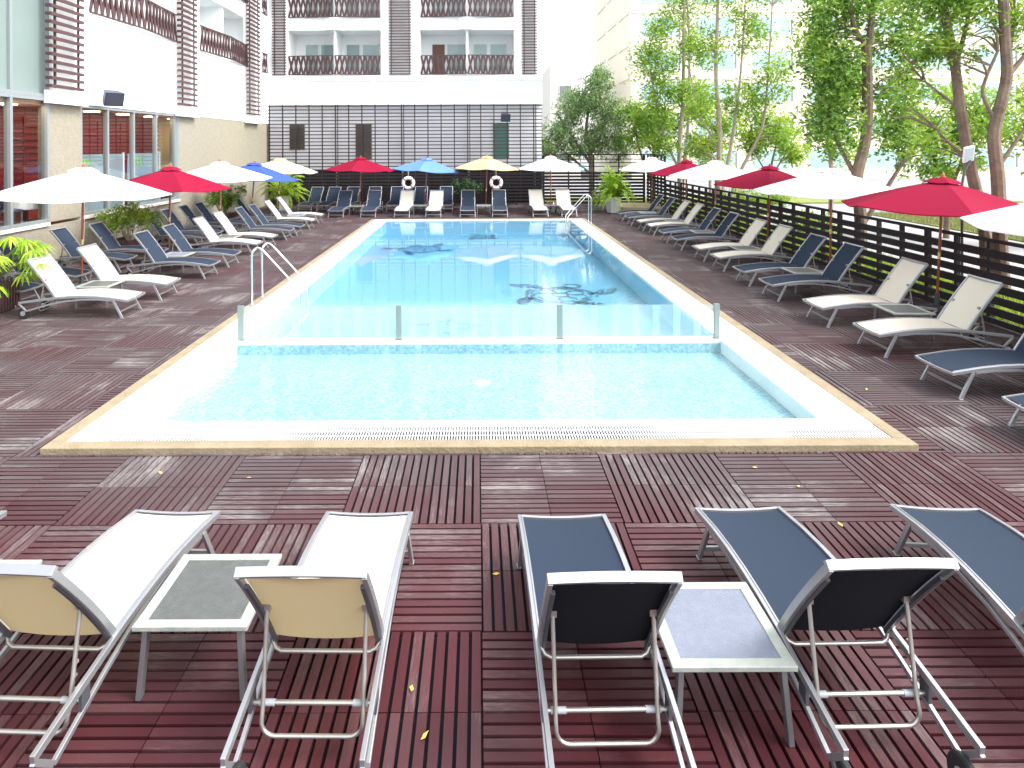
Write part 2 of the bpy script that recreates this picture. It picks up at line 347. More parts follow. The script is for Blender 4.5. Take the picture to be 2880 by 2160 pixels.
# ------------------------------------------------------------------ setting: ground
def sheet(name, x0, x1, y0, y1, z, m):
    o = MB().add([(x0,y0,z),(x1,y0,z),(x1,y1,z),(x0,y1,z)], [(0,1,2,3)])
b = MB()
def ring(b, X0, X1, Y0, Y1, x0, x1, y0, y1, z):     # rectangle with a rectangular hole
    b.add([(X0,Y0,z),(X1,Y0,z),(X1,Y1,z),(X0,Y1,z),(x0,y0,z),(x1,y0,z),(x1,y1,z),(x0,y1,z)],
          [(0,1,5,4),(1,2,6,5),(2,3,7,6),(3,0,4,7)])
ring(b, -300, 300, -60, 500, -4.5, 4.5, 6.7, 27.3, -.10)
tag(b.build('ground', M['asphalt']), kind='structure')
b = MB(); ring(b, -11.35, 9.3, -3, 35.2, -4.53, 4.53, 6.65, 27.39, -.045)
tag(b.build('deck_base', M['darkvoid']), kind='structure')
# slatted decking tiles, every slat modelled
def make_deck():
    T = .6; ns = 8; pitch = T/ns; X0, X1, Y0, Y1 = -11.4, 9.0, 0.6, 34.2
    V = []; C = []; UV = []
    ix = range(-19, 15); iy = range(-1, 57)
    for i in ix:
        for j in iy:
            x0 = .013+i*T; y0 = .6+j*T
            if y0+T > 34.9 or x0 < -11.45: continue
            if x0 > -4.58 and x0+T < 4.58 and y0 > 6.6 and y0+T < 27.4: continue
            bi, bj = math.floor(i/2), math.floor(j/2)
            along_y = (bi+bj) % 2 == 1
            tv = random.random(); 
            for k in range(ns):
                a0 = k*pitch+.0105; a1 = (k+1)*pitch-.0105
                if along_y: q = [x0+a0, x0+a1, y0+.003, y0+T-.003]
                else: q = [x0+.003, x0+T-.003, y0+a0, y0+a1]
                if q[0] < 4.54 and q[1] > -4.54 and q[2] < 27.4 and q[3] > 6.64:   # clip at the coping
                    if q[2] < 6.64: q[3] = 6.64
                    elif q[3] > 27.4: q[2] = 27.4
                    elif q[0] < -4.54: q[1] = -4.54
                    elif q[1] > 4.54: q[0] = 4.54
                    else: continue
                    if q[1]-q[0] < .012 or q[3]-q[2] < .012: continue
                z = random.uniform(-.0015, .0015)
                rv = min(1, max(0, .42*tv + .58*random.random()))
                V.append((*q, z)); C.append(rv); ou = random.random()*40; ov = random.random()*40
                UV.append((ou, ov, along_y))
    n = len(V); A = np.array(V); P = np.zeros((n,8,3))
    x0,x1,y0,y1,z = A.T
    bz = -.035; ch = .0
    for k,(a,b_,c) in enumerate([(x0,y0,z),(x1,y0,z),(x1,y1,z),(x0,y1,z),(x0,y0,z*0+bz),(x1,y0,z*0+bz),(x1,y1,z*0+bz),(x0,y1,z*0+bz)]):
        P[:,k,0]=a; P[:,k,1]=b_; P[:,k,2]=c
    fq = np.array([(0,1,2,3),(4,5,1,0),(5,6,2,1),(6,7,3,2),(7,4,0,3)])
    F = (np.arange(n)[:,None,None]*8+fq[None]).reshape(-1,4)
    col = np.repeat(np.array(C), 5)
    U = np.array([(u,v) for u,v,_ in UV]); al = np.array([a for _,_,a in UV])
    lu = np.where(al, y1-y0, x1-x0); lv = np.where(al, x1-x0, y1-y0)
    uvs = np.zeros((n,5,4,2))
    co_x = np.stack([x0*0, x1-x0, x1-x0, x0*0],1); co_y = np.stack([x0*0, x0*0, y1-y0, y1-y0],1)
    uu = np.where(al[:,None], co_y, co_x); vv = np.where(al[:,None], co_x, co_y)
    for k in range(5):
        uvs[:,k,:,0] = uu+U[:,0:1]; uvs[:,k,:,1] = vv+U[:,1:2]
    return mesh_np('deck', P.reshape(-1,3), F, M['deck'], col=col, uv=uvs.reshape(-1,2))
tag(make_deck(), kind='structure')

# ------------------------------------------------------------------ pool
XO, YN, YF = 4.54, 6.64, 27.4; CT = .065
b = MB()
b.box(-XO, XO, YN, YN+.17, -.09, CT); b.box(-XO, XO, YF-.17, YF, -.09, CT)
b.box(-XO, -XO+.17, YN+.17, YF-.17, -.09, CT); b.box(XO-.17, XO, YN+.17, YF-.17, -.09, CT)
tag(b.build('pool_coping', M['coping'], bevel=.008), kind='structure')
XI = XO-.17; XW = 3.86; YW = 7.29; YFW = 27.0; DEEP = -.46; SHAL = -.15; ZT = CT-.006
b = MB()      # white tiled surround (side strips, far strip, near lip)
b.box(-XI, -XW, YW-.0, YFW, -.6, ZT); b.box(XW, XI, YW, YFW, -.6, ZT)
b.box(-XI, XI, YFW, YF-.17, -.6, ZT); b.box(-XI, XI, 7.15, YW, -.6, ZT); b.box(-XI, -4.0, YN+.17, 7.15, -.6, ZT)
b.box(-XW, XW, 10.27, 10.5, .002, .046)
tag(b.build('pool_surround', M['tile_white']), kind='structure')
b = MB(); b.box(-XW, XW, YW, 10.26, -.6, SHAL); b.box(-XW, XW, 10.26, 10.5, -.6, .0); tag(b.build('shallow_pool_floor', M['tile_shallow']), kind='structure')
b = MB(); b.box(-XW, XW, 10.5, YFW, -.62, DEEP)
tag(b.build('deep_pool_floor', M['tile_deep']), kind='structure')
b = MB()      # paler mosaic on the deep-end walls
b.box(-XW, -XW+.004, 10.5, YFW, DEEP, -.02); b.box(XW-.004, XW, 10.5, YFW, DEEP, -.02); b.box(-XW+.004, XW-.004, YFW-.004, YFW, DEEP, -.02)
tag(b.build('deep_pool_walls', M['tile_wall']), kind='structure')
b = MB(); b.add([(-XW,YW,.040),(XW,YW,.040),(XW,YFW,.040),(-XW,YFW,.040)], [(0,1,2,3)])
tag(b.build('water', M['water']), kind='structure')
# grated overflow gutter at the near end
g = thing('overflow_grating', 'white slotted overflow grating along the near edge of the pool', 'grating', (0, 6.98, 0))
b = MB(); b.box(-4.0, XI, -.17, .17, -.08, -.01); b.build('gutter_channel', M['slot'], g)
b = MB(); x = -3.99
while x < XI-.01:
    b.box(x, x+.013, -.168, .168, ZT-.005, ZT); x += .030
for yy in (-.168, -.06, .05, .156): b.box(-3.99, XI-.005, yy, yy+.010, ZT-.012, ZT-.003)
b.build('slat_grid', M['grate'], g)
# thin groove line left of the water
# dark mosaic ornaments on the pool floor (one tile picture each)
def mosaic(cx, cy, r, rot, label):
    b = MB(); rd = random.Random(int(cx*100+cy*10)); z = .006
    def ribbon(pts, w):
        n = len(pts)
        for i in range(n-1):
            p = Vector(pts[i]); q = Vector(pts[i+1]); d = (q-p).normalized(); nn = Vector((-d.y, d.x))
            wa = w*(.6+.8*rd.random())
            if rd.random() < .12: continue
            b.add([(p+nn*wa).to_3d()+Vector((0,0,z)), (p-nn*wa).to_3d()+Vector((0,0,z)), (q-nn*wa).to_3d()+Vector((0,0,z)), (q+nn*wa).to_3d()+Vector((0,0,z))], [(0,1,2,3)])
    def circ(x, y, rr, w, sx=1.0, n=36, wob=.06):
        ribbon([(x+rr*sx*math.cos(t*2*PI/n)*(1+wob*math.sin(5*t*2*PI/n)), y+rr*math.sin(t*2*PI/n)*(1+wob*math.cos(7*t*2*PI/n))) for t in range(n+1)], w)
    circ(0, 0, r*.58, r*.035); circ(0, 0, r*.50, r*.02)
    for k in range(7):
        a = k*2*PI/7; circ(.30*r*math.cos(a), .30*r*math.sin(a), r*.15, r*.018, n=14)
    circ(0, 0, r*.13, r*.02, n=14)
    for a, ln in ((.5,.62),(2.4,.62),(3.9,.42),(5.5,.42)):     # flippers
        for s in (-1, 1):
            ribbon([(r*(.52+t*ln)*math.cos(a+s*.16*math.sin(PI*t)+t*.35), r*(.52+t*ln)*math.sin(a+s*.16*math.sin(PI*t)+t*.35)) for t in [i/12 for i in range(13)]], r*.028)
        for t in (.3,.5,.7):
            c = (r*(.52+t*ln)*math.cos(a+t*.35), r*(.52+t*ln)*math.sin(a+t*.35)); circ(c[0], c[1], r*.05, r*.02, n=8)
    circ(0, r*.74, r*.15, r*.03, n=14)
    o = b.build('floor_mosaic', M['tile_dark']); o.location = (cx, cy, DEEP); o.rotation_euler.z = rot
    tag(o, label, 'mosaic', 'dark sea creature mosaics on the pool floor')
mosaic(-2.05, 22.6, 1.25, .3, 'large dark ornamental mosaic in the left half of the deep pool')
mosaic(.19, 25.6, .80, 1.4, 'dark ornamental mosaic nearest the far edge of the pool')
mosaic(1.98, 15.6, 1.45, -.4, 'large dark ornamental mosaic in the right half behind the glass barrier')
mosaic(-.6, 12.9, .75, 2.2, 'small dark ornamental mosaic seen through the middle glass panel')

# glass barrier between shallow and deep end
g = thing('glass_pool_barrier', 'low glass barrier with frosted stripes across the pool', 'glass barrier', (0, 10.38, .046))
px = (-3.84, -1.29, 1.31, 3.84)
for x in px:
    b = MB(); b.box(x-.045, x+.045, -.025, .025, 0, .56)
    p = b.build('post', M['gpost'], g, bevel=.004)
    b = MB(); b.box(x-.06, x+.06, -.04, .04, 0, .012); b.build('foot_plate', M['alud'], p)
g2 = thing('floor_drain', 'small white drain cover on the floor of the shallow pool', 'drain', (.05, 9.0, SHAL))
MB().lathe([(.11,0),(.11,.006),(.09,.010),(.0,.010)], 20).build('cover', M['tile_white'], g2)
for a, c in zip(px[:-1], px[1:]):
    b = MB(); b.box(a+.055, c-.055, -.006, .006, .03, .55); gp = b.build('glass_panel', M['glasst'], g)
    x = a+.16; st = MB()
    while x+.12 < c-.08:
        st.add([(x,-.009,.035),(x+.115,-.009,.035),(x+.115,-.009,.545),(x,-.009,.545)], [(0,1,2,3)]); x += .333
    st.build('frosted_stripe', M['frosts'], gp)

def ladder(x, yc, sgn, label):
    g = thing('pool_ladder', label, 'ladder', (x, yc, CT))
    for s in (-1, 1):
        pts = [(0, s*.3, 0), (0, s*.3, .95)]
        for k in range(1, 9):
            a = PI/2*1.45*k/8; pts.append((sgn*(.14-.14*math.cos(a)), s*.3, .95+.17*math.sin(min(a,PI/2))-(0 if a<PI/2 else .10*(a-PI/2))))
        pts += [(sgn*.92, s*.3, .30), (sgn*.95, s*.3, .2), (sgn*.955, s*.3, -.5)]
        r = MB().tube(pts, .022, 12).build('handrail', M['steel'], g, True)
        MB().lathe([(.05,0),(.05,.012),(.03,.025),(.024,.03)], 16, (0, s*.3, 0)).build('flange', M['steel'], r, True)
    for z in (-.12, -.34):
        b = MB(); b.box(sgn*.955-.04, sgn*.955+.04, -.29, .29, z-.012, z+.012); b.build('step', M['steel'], g)
ladder(-4.46, 12.95, 1, 'near stainless steel pool ladder on the left coping')
ladder(4.47, 25.7, -1, 'far stainless steel pool ladder on the right coping')

# ------------------------------------------------------------------ hotel (left wing and back wing)
XL, YB = -11.4, 34.8
hotel = thing('hotel_building', 'white hotel with beige plinth, brown louvres and slatted balconies around the pool', 'building', (0,0,0))
NST = 3; TOP = 7.0+3.1*NST+.6
wall = MB(); beige = MB(); 
# ---- back wing
XR = 3.48
wall.box(XL, XR, YB-.05, 36.6, 5.42, 6.70); wall.box(XL, XR+.02, YB-.11, 36.6, 6.70, 7.0)
units = [(-10.24, -5.22), (-3.1, 1.98)]
edges = [XL, -10.24, -5.22, -3.1, 1.98, XR]
for a, c in ((XL,-10.24),(-5.22,-3.1),(1.98,XR)): wall.box(a, c, YB-.05, 36.6, 7.0, TOP)
for k in range(NST):
    z = 7.0+3.1*k
    for a, c in units:
        wall.box(a, c, YB-.045, 36.6, z+2.45, z+3.1)
        mid = (a+c)/2
        wall.add([(mid-.55,YB-.05,z+2.44),(mid+.55,YB-.05,z+2.44),(mid+.2,YB-.28,z+2.44),(mid-.2,YB-.28,z+2.44),
                  (mid-.55,YB-.05,z+3.09),(mid+.55,YB-.05,z+3.09),(mid+.2,YB-.28,z+3.09),(mid-.2,YB-.28,z+3.09)],
                 [(0,1,2,3),(4,7,6,5),(3,2,6,7),(2,1,5,6),(0,3,7,4)])
        wall.box(a, c, 36.4, 36.6, z, z+2.45)
        wall.box(mid-.07, mid+.07, YB+.1, 36.4, z, z+2.45)
wall.box(XL, XR, 36.6, 44, 5.42, TOP)
wall.box(XL, XR, 36.6, 44, 0, 5.42)
# ---- left wing
YP = [(17.1,18.85),(24.3,26.35),(31.8,33.9)]; LP = [(16.75,18.15),(24.1,25.5),(31.3,32.9)]          # piers with louvres
LU = [(18.85,24.3),(26.35,31.8),(33.9,34.75)]
wall.box(-18, XL, 17.1, YB-.05, 4.42, 6.9); wall.box(-18, XL+.002, 17.1, YB-.05, 6.9, 7.1)
for a, c in YP: wall.box(-18, XL+.001, a, c, 7.1, TOP)
for k in range(NST):
    z = 7.1+3.1*k
    for a, c in LU:
        wall.box(-18, XL, a, c, z+2.4, z+3.1); wall.box(-18, XL-1.5, a, c, z, z+2.4)
        if c-a > 2:
            m_ = (a+c)/2; wall.box(XL-1.5, XL-.12, m_-.07, m_+.07, z, z+2.4)
for a, c in LP:                                        # projecting piers carrying the louvres
    wall.box(XL, XL+.20, a+.15, c+.35, 4.35, 4.70); wall.box(XL, XL+.05, max(a,17.1)+.05, c, 4.70, TOP)
hw = wall.build('wall', M['white'], hotel)
beige.box(XL-.3, XL-.02, 24.6, YB+.4, 0, 4.42); beige.box(XL-.3, XL-.02, 17.1, 18.5, 1.19, 4.42)
beige.box(XL-.3, XL-.02, 6, 24.6, 0, 1.10)
beige.build('plinth', M['beige'], hotel)
b = MB(); b.box(XL-.32, XL+.03, 18.5, 24.6, 1.10, 1.19); b.box(XL-.32, XL+.03, 6, 17.1, 1.10, 1.19); b.build('sill', M['cream_w'], hotel)
b = MB(); b.box(XL, XR, 35.12, 35.6, 1.8, 5.42); b.build('screen_wall', M['white2'], hotel)
b = MB(); b.box(XL+.02, XR, 34.98, 35.11, 0, 1.92); b.build('void_shade_sheet', M['darkvoid'], hotel)  # dark sheet painted as the shaded void behind lattice and fence
for (x0,x1,z0,z1,mm) in ((-10.3,-9.4,2.95,4.4,'dwin'),(-6.7,-5.75,2.4,4.4,'dwin'),(.80,1.73,2.45,4.42,'gwin')):
    b = MB(); b.box(x0,x1,35.07,35.115,z0,z1); wf = b.build('window', M['wframe'], hotel)
    b = MB(); b.box(x0+.04,x1-.04,35.05,35.065,z0+.04,z1-.04)
    b.build('pane', M[mm], wf)
# lattice screen in bays of posts
lat = MB(); z = 2.05
while z < 5.40:
    lat.box(XL+.05, XR, YB-.05, YB-.01, z, z+.055); z += .192
x = XL+.12; k = 0; xs = []
while x < XR+.05:
    xs.append(x); x += .715
for i, x in enumerate(xs):
    lat.box(x-.027, x+.027, YB-.01, YB+.05, 0, 5.42)
    if i % 5 == 0 and i: lat.box(x+.10, x+.14, YB-.01, YB+.05, 0, 5.42)
lat.build('lattice_screen', M['lattice'], hotel)
for i in range(5, len(xs), 5):                        # chain downpipes in the bay joints
    pts = [(xs[i]+.06+.012*math.sin(j*1.7), YB-.02, 5.4-j*.09) for j in range(50)]
    MB().tube(pts, .014, 5).build('rain_chain', M['alu'], hotel)
# louvre panels
def louvre_x(a, c, z0, z1, y):
    b = MB(); z = z0
    while z < z1:
        b.box(a, c, y-.06, y, z, z+.055); z += .155
    for x in (a+.10, c-.14): b.box(x, x+.04, y, y+.05, z0, z1)
    b.build('louvre_panel', M['brown'], hotel)
for a, c in ((-11.07,-10.3),(-4.77,-3.56),(2.40,3.21)): louvre_x(a, c, 7.03, TOP, YB-.12)
def louvre_y(a, c, z0, z1, x, rt):
    b = MB(); z = z0
    while z < z1:
        b.box(x, x+.07, a, c, z, z+.085); b.box(rt, x, a, a+.05, z, z+.085); z += .21
    for y in (a+.25, c-.15): b.box(x-.05, x, y, y+.05, z0, z1)
    b.build('louvre_panel', M['brown'], hotel)
for a, c in LP: louvre_y(a, c, 4.75, TOP, XL+.24, XL+.14)
# balconies
def rail(p0, p1, z, n, parent, nrm):
    """crossed-board balustrade between two plan points"""
    p0 = Vector(p0); p1 = Vector(p1); d = (p1-p0); ln = d.length; d.normalize(); nn = Vector(nrm); b = MB(); rd = random.Random(int(ln*77+z*13+p0.x*5))
    st = ln/n
    for k in range(n):
        for s, off in ((1,0), (-1,.045)):
            c = p0+d*(st*(k+.5)); sh = st*rd.uniform(.28,.5)*s
            lo = c-d*sh; hi = c+d*sh
            b.sweep([Vector((lo.x,lo.y,z+.02))+nn*off, Vector((hi.x,hi.y,z+1.0))+nn*off], (d.x,d.y,0), .105, .03)
    for zz in (z, z+1.0):
        q0 = Vector((p0.x,p0.y,zz+.02))+nn*.02; q1 = Vector((p1.x,p1.y,zz+.02))+nn*.02
        b.sweep([q0,q1], nrm, .06, .045)
    return b.build('balustrade', M['brown'], parent)
for k in range(NST):
    z = 7.0+3.1*k
    for ui, (a, c) in enumerate(units):
        mid = (a+c)/2
        for h, (q0, q1) in enumerate(((a, mid), (mid, c))):
            bal = MB(); bal.box(q0+.02, q1-.02, YB+.02, 36.38, z+.001, z+.03)
            bo = bal.build('balcony', M['white'], hotel)
            e0 = (q0+.04, YB-.02 if h == 0 else YB-.24); e1 = (q1-.04, YB-.24 if h == 0 else YB-.02)
            rail((*e0,0), (*e1,0), z+.03, 9, bo, (0,-1,0))
            dr, wn = ((q0+.55, q0+1.25), (q0+1.40, q1-.12)) if h == 0 else ((q1-1.25, q1-.35), (q0+.35, q1-1.45))
            for (u0,u1), nm, zz0, mm in ((dr,'door',z+.03,'door_b' if (ui,h,k)==(1,0,0) else 'gcurt'), (wn,'window',z+.35,'gcurt')):
                f = MB(); f.box(u0-.05,u1+.05,36.33,36.395,zz0,z+1.95)
                fo = f.build(nm, M['wframe'], bo); 
                MB().box(u0,u1,36.32,36.328,zz0+.05,z+1.90).build('curtain' if mm=='gcurt' else 'door_leaf', M[mm], fo)
                if mm == 'gcurt': MB().box(u0,u1,36.310,36.314,zz0+.05,z+1.90).build('pane', M['glass'], fo)
    z = 7.1+3.1*k
    for (a, c) in LU:
        halves = ((a, (a+c)/2), ((a+c)/2, c)) if c-a > 2 else ((a, c),)
        for h, (q0, q1) in enumerate(halves):
            bal = MB(); bal.box(XL-1.49, XL-.02, q0+.02, q1-.02, z+.001, z+.03); bo = bal.build('balcony', M['white'], hotel)
            o0 = .02 if h == 0 else .22; o1 = .22 if h == 0 and len(halves) > 1 else .02
            rail((XL+o0, q0+.04, 0), (XL+o1, q1-.04, 0), z+.03, max(3, int((q1-q0)/.27)), bo, (1,0,0))
            if q1-q0 > 1.5:
                u0, u1 = q0+.7, q1-.5
                fo = MB().box(XL-1.495, XL-1.44, u0-.05, u1+.05, z+.03, z+2.0).build('window', M['wframe'], bo)
                MB().box(XL-1.435, XL-1.43, u0, (u0+u1)/2-.03, z+.08, z+1.95).build('curtain', M['gcurt'], fo)
                MB().box(XL-1.435, XL-1.43, (u0+u1)/2+.03, u1, z+.08, z+1.95).build('curtain', M['gcurt'], fo)
# ground-floor windows of the left wing
def yframe(ys, z0, z1, w, x, dp, m, name='window_frame'):
    b = MB()
    for y in ys: b.box(x-dp/2, x+dp/2, y-w/2, y+w/2, z0, z1)
    b.box(x-dp/2+.003, x+dp/2-.003, ys[0]+w/2, ys[-1]-w/2, z1-w, z1); b.box(x-dp/2+.003, x+dp/2-.003, ys[0]+w/2, ys[-1]-w/2, z0, z0+w)
    return b.build(name, m, hotel)
ys = [18.55, 19.9, 21.4, 22.9, 24.35]
wf = yframe(ys, 1.19, 4.42, .09, XL-.10, .14, M['aframe'])
for a, c in zip(ys[:-1], ys[1:]): MB().box(XL-.105, XL-.095, a+.05, c-.05, 1.28, 4.33).build('pane', M['glass'], wf)
MB().box(XL-.3, XL-.02, 24.40, 24.6, 1.19, 4.42).build('window_jamb', M['aframe'], hotel)
ys = [10.5, 12.0, 13.6, 15.0, 15.7, 17.05]
wf = yframe(ys, 1.19, 4.50, .09, XL-.06, .16, M['aframe'])
for a, c in zip(ys[:-1], ys[1:]): MB().box(XL-.065, XL-.055, a+.05, c-.05, 1.28, 4.41).build('pane', M['glass'], wf)
wf = yframe(ys, 4.503, TOP, .09, XL-.06, .16, M['aframe'])
for a, c in zip(ys[:-1], ys[1:]): MB().box(XL-.065, XL-.055, a+.05, c-.05, 4.6, TOP-.1).build('frosted_pane', M['frost'], wf)
b = MB(); b.box(-18, XL-.6, 10.4, 17.0, 4.7, TOP); b.build('inner_wall', M['white'], hotel)
# dining room behind the glass
b = MB(); b.box(-17.5, XL-.33, 10, 30, .0, 1.1); b.build('dining_floor', M['door_b'], hotel)
b = MB(); b.box(-17.5, XL-.15, 10, 30, 4.30, 4.41); b.build('dining_ceiling', M['orange'], hotel)
b = MB(); b.box(-13.25, -13.1, 10, 26.3, 1.1, 4.29)
sl_ = b.build('red_wall', M['redwall'], hotel)
b = MB(); z = 1.5
while z < 4.05:
    b.box(-13.09, -13.02, 14, 26.2, z, z+.09); z += .19
for y in (17.4, 18.4, 20.1, 22.0, 23.4, 24.8, 25.0): b.box(-13.02, -12.98, y, y+.06, 1.1, 4.05)
b.build('slat_screen', M['redwall'], sl_)
b = MB(); b.box(-17.5, -17.4, 10, 30, 1.1, 4.5); b.box(-13.25, -13.1, 26.31, 30, 1.1, 4.5); b.box(-17.4, XL-.33, 29.9, 30, 1.1, 4.5); b.build('dining_wall', M['cream_b'], hotel)
em = bpy.data.materials.new('warm_downlight'); em.use_nodes = True; e = em.node_tree.nodes["Principled BSDF"]
e.inputs['Emission Color'].default_value = (1,.72,.40,1); e.inputs['Emission Strength'].default_value = 20
for y in (14.5, 16.4, 18.2, 20.0, 21.8, 23.6, 25.4, 27.4):
    MB().lathe([(.22,4.278),(.22,4.296)], 14, (-12.0, y, 0)).build('downlight', em, hotel)
def text_mesh(txt, size, mat_, name, parent=None, depth=.004):
    cu = bpy.data.curves.new('txt', 'FONT'); cu.body = txt; cu.size = size; cu.extrude = depth; cu.align_x = 'LEFT'
    to = bpy.data.objects.new('txt', cu); COL.objects.link(to); dg = bpy.context.evaluated_depsgraph_get()
    me = bpy.data.meshes.new_from_object(to.evaluated_get(dg)); bpy.data.objects.remove(to); me.materials.clear(); me.materials.append(mat_)
    o = bpy.data.objects.new(name, me); COL.objects.link(o); o.parent = parent; return o
for (y0, y1, txt, ty, lab) in ((19.5, 21.9, 'TE', 19.62, 'pale glass screen with green letters inside the leftmost restaurant window'),
                          (22.2, 24.4, 'STE', 22.45, 'pale glass screen with green letters inside the right restaurant windows')):
    g = thing('glass_screen', lab, 'glass screen', (-12.1, y0, 1.1), 0, 'glass screens inside the restaurant windows')
    pn = MB().box(-.006, .006, 0, y1-y0, 0.05, 1.86).build('glass_panel', M['panelg'], g)
    MB().box(-.03, .03, y1-y0, y1-y0+.06, 0, 1.90).build('edge_post', M['wframe'], g)
    t = text_mesh(txt, .42 if txt == 'TE' else .45, M['greenpaint'], 'lettering', pn)
    t.rotation_euler = (PI/2, 0, PI/2); t.location = (.012, ty-y0, 1.42)
def dining(y, lab):
    t = thing('dining_table', lab, 'table', (-12.3, y, 1.1), 0, 'dining tables behind the glass')
    MB().lathe([(.03,0),(.25,.01),(.25,.03),(.04,.05),(.04,.72)], 14).build('pedestal', M['dplastic'], t)
    MB().lathe([(.46,.42),(.45,.6),(.43,.745),(.0,.75)], 20).build('tablecloth', M['cloth'], t, True)
for i,(y,l) in enumerate(((17.5,'round dining table under a white cloth behind the left glass wall'), (24.9,'dining table with white cloth behind the red louvre window'))): dining(y, l)
def chair(x, y, rz, lab):
    t = thing('dining_chair', lab, 'chair', (x, y, 1.1), rz, 'navy dining chairs behind the glass')
    MB().box(-.22,.22,-.22,.22,.42,.48).build('seat', M['chair'], t); MB().box(-.21,.21,.19,.23,.50,.95).build('backrest', M['chair'], t)
    for sx_ in (-1,1):
        for sy_ in (-1,1): MB().box(sx_*.19-.02, sx_*.19+.02, sy_*.19-.02, sy_*.19+.02, 0, .42).build('leg', M['dplastic'], t)
chair(-12.1, 16.6, 2.6, 'navy dining chair behind the left glass wall'); chair(-12.1, 25.6, -.4, 'navy dining chair behind the restaurant window')

# speakers
def speaker(loc, rz, tilt, lab, s=1):
    t = thing('wall_speaker', lab, 'speaker', loc, rz, 'outdoor speakers on the hotel walls')
    b = MB(); b.add([(-.2*s,-.17*s,-.16*s),(.2*s,-.17*s,-.16*s),(.14*s,.12*s,-.13*s),(-.14*s,.12*s,-.13*s),(-.2*s,-.17*s,.16*s),(.2*s,-.17*s,.16*s),(.14*s,.12*s,.13*s),(-.14*s,.12*s,.13*s)],
          [(0,3,2,1),(4,5,6,7),(0,1,5,4),(1,2,6,5),(2,3,7,6),(3,0,4,7)]); b.xf(Matrix.Rotation(tilt,4,'X')); c = b.build('cabinet', M['speaker'], t, bevel=.01)
    b = MB().box(-.18*s,.18*s,-.178*s,-.172*s,-.14*s,.14*s); b.xf(Matrix.Rotation(tilt,4,'X')); b.build('grille', M['speakerg'], c)
    MB().box(-.03,.03,.1*s,.42*s,-.03,.03).build('bracket', M['alud'], t)
speaker((-10.98, 19.3, 4.68), R(50), R(22), 'dark navy speaker on the white wall above the restaurant windows', 1.35)
speaker((1.45, 34.3, 4.70), R(8), R(18), 'small dark speaker in front of the lattice screen', 1.3)

# ------------------------------------------------------------------ fences
def fence(name, lab, p0, axis, ln, segs, post_step=.78, H=1.5):
    """segs: list of (a, b, height, open_top)"""
    g = thing(name, lab, 'fence', p0, 0)
    def bx(b, a0, a1, t0, t1, z0, z1):
        if axis == 'x': b.box(a0, a1, t0, t1, z0, z1)
        else: b.box(t0, t1, a0, a1, z0, z1)
    for (a, c, h, rows) in segs:
        b = MB()
        for (z0, z1) in rows: bx(b, a, c, -.02, .02, z0, z1)
        bx(b, a, c, -.035, .035, h-.06, h)
        b.build('slat_panel', M['blackwood'], g)
        n = max(1, round((c-a)/post_step)); st = (c-a)/n
        for i in range(n+1):
            y = a+i*st; wd = .055 if i % 4 == 0 else .035
            b = MB(); bx(b, y-wd, y+wd, .022, .10, 0, h-.062); b.build('post', M['blackwood'], g)
    return g
rows15 = [(1.17-.2*k, 1.31-.2*k) for k in range(6)] + [(0.02,.12)]
fence('timber_fence', 'black slatted timber fence along the right side of the deck', (9.0, 5.0, 0), 'y', 29.4,
      [(-1.5, 26.1, 1.5, rows15)])
rows27 = [(.05+.175*k, .17+.175*k) for k in range(10)]+[(2.02+.19*k, 2.065+.19*k) for k in range(3)]
fence('timber_fence', 'tall black slatted fence behind the far loungers and potted fern', (0, 34.42, 0), 'x', 20,
      [(XL+.3, 3.5, 1.92, [(.05+.175*k, .15+.175*k) for k in range(10)]), (3.5, 8.9, 2.7, rows27)], post_step=1.43)
fence('timber_fence', 'short tall black lattice return at the far right corner of the deck', (9.0, 31.2, 0), 'y', 3.2, [(0, 3.1, 2.7, rows27)], post_step=.6)
b = MB().tube([(-2.7,34.2,1.94),(3.6,34.2,1.94)], .03, 8); tag(b.build('pipe', M['alu'], None, True), 'long pale pipe along the top of the far slatted fence', 'pipe')
b = MB().box(6.95, 8.9, 31.0, 33.6, 0, .17); tag(b.build('stone_step', M['sand_ledge'], bevel=.02), 'low sandy stone platform in the far right corner of the deck', 'step')
o = MB().box(-.14,.14,-.01,.01,-.10,.10).build('notice_sign', M['sign']); o.location = (5.55, 34.36, 2.0); tag(o, 'small teal sign on the far fence left of the potted fern', 'sign')

# lifebuoys
def buoy(x, lab):
    g = thing('lifebuoy', lab, 'lifebuoy', (x, 34.27, 1.20), 0, 'lifebuoys hung on the far fence')
    n = 40; pts = [(.27*math.cos(2*PI*i/n), 0, .27*math.sin(2*PI*i/n)) for i in range(n)]
    MB().tube(pts, .095, 12, closed=True).build('ring', M['ringw'], g, True)
    for k in range(4):
        a = PI/4+k*PI/2; pts = [(.27*math.cos(a+t), 0, .27*math.sin(a+t)) for t in (-.10,0,.10)]
        MB().tube(pts, .099, 12).build('band', M['ringr'], g, True)
    MB().tube([(0,.02,.36),(0,.03,.72)], .012, 6).build('rope', M['rope'], g)
buoy(-3.72, 'white lifebuoy with red bands on the far fence below the light blue umbrella'); buoy(.96, 'white lifebuoy with red bands on the far fence right of the tan umbrella')

